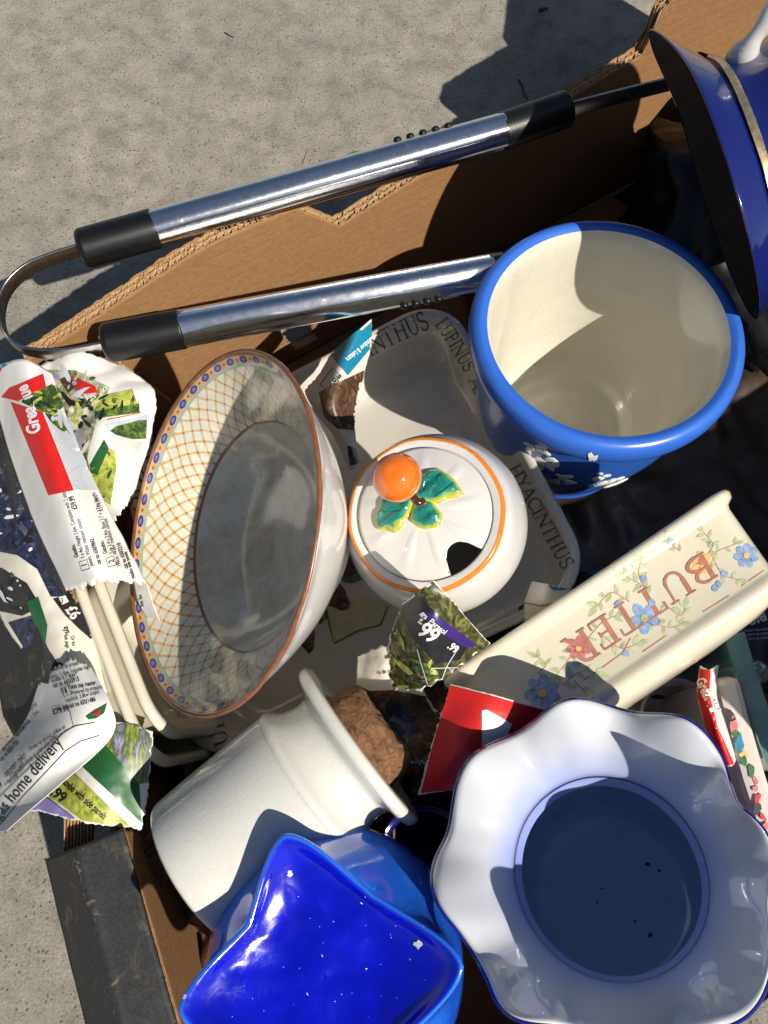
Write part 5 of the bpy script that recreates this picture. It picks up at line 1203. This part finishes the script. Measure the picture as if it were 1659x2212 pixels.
# crumpled packing paper under the crockery
def packing(u, v, z, rx, ry, rz, mat, label, sd):
    c = W(u, v, z); V, Fc = [], []; ns, nt_ = 56, 36
    for i in range(nt_ + 1):
        for k in range(ns):
            th, ph = 2 * math.pi * k / ns, math.pi * i / nt_; q = Vector((math.sin(ph) * math.cos(th), math.sin(ph) * math.sin(th), math.cos(ph)))
            f = 1 + .42 * (abs(noise.noise(q * 2.6 + Vector((sd, 0, 0)))) - .25) + .22 * (abs(noise.noise(q * 6 + Vector((0, sd, 0)))) - .25)
            V.append(c + Vector((q.x * rx, q.y * ry, max(-z + .013 if False else -1, q.z * rz))) * f)
    for p in V: p.z = max(.0125 + random.uniform(0, .001), p.z)
    for i in range(nt_):
        for k in range(ns): a = i * ns + k; b_ = i * ns + (k + 1) % ns; Fc.append((a, b_, b_ + ns, a + ns))
    return tag(obj('packing_paper', V, Fc, mat, smooth=True), label, 'paper')
packing(900, 1600, .10, .07, .06, .075, M_brownp, 'brown crumpled packing paper in the gap right of the cork', 1.3)
S14 = sheet('shade_sheet', [[(1000, 560, .03), (1400, 500, .035), (1750, 450, .03)], [(1050, 1000, .03), (1400, 960, .04), (1750, 900, .032)], [(1100, 1400, .03), (1450, 1350, .04), (1800, 1300, .03)]], M_dbrown, 60, 60, .008, 9, (0, 0, 0, 0), label='dark brown sheet added to stand in for shade on the box floor under the planter', seed=14, fold=.008)  # dark sheet added so the floor here reads as deep shade
packing(700, 1250, .05, .10, .09, .04, M_brownp, 'crumpled packing paper wedged under the lettered dish', 7.7)
tag(packing(1640, 500, .10, .15, .15, .13, pm('shade_bag_black', (.006, .006, .007), rough=.45, var=.3, scale=30, bump=.4, bscale=40), 'x', 5.5), 'made-up black bag added to shade the corner behind the blue rimmed planter', 'bag').name = 'shade_bag'  # invented bulk, added to shade the back wall and blacken the gap
packing(590, 1900, .075, .085, .075, .085, M_brownp, 'crumpled packing paper heaped under the corked jar and the upturned blue bowl', 3.3)
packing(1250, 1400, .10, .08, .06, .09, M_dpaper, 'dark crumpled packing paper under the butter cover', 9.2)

# ================================================================ bits on the concrete
def stalk(name, pts, r, mat, label):
    P = [Vector(p) for p in smoothprof([tuple(W(u, v, r)) for u, v in pts], 5)]
    tag(obj(name, *tube(P, r, 6, radii=[r * (1 - .5 * i / len(P)) for i in range(len(P))]), mat), label, 'debris')
stalk('dry_stalk', [(1120, 172), (1128, 185), (1132, 200), (1140, 214)], .0016, M_dbrown, 'bent dark dry stalk on the shaded concrete by the box corner')
stalk('dry_stalk', [(1166, 22), (1176, 19), (1184, 18)], .0028, M_dbrown, 'short stubby dark stalk on shaded concrete far from the box')
stalk('dry_stalk', [(485, 70), (498, 78), (505, 80)], .0009, M_dbrown, 'tiny bent dark stalk alone on the open sunlit concrete')
stalk('dry_stalk', [(655, 352), (660, 340), (665, 326)], .0012, M_straw, 'small tan dry stalk on the sunlit concrete just beyond the chrome sleeve')
stalk('dry_stalk', [(968, 78), (975, 70), (982, 72), (990, 62)], .0008, M_straw, 'wispy tan dry stalk on sunlit concrete near the shadow edge')
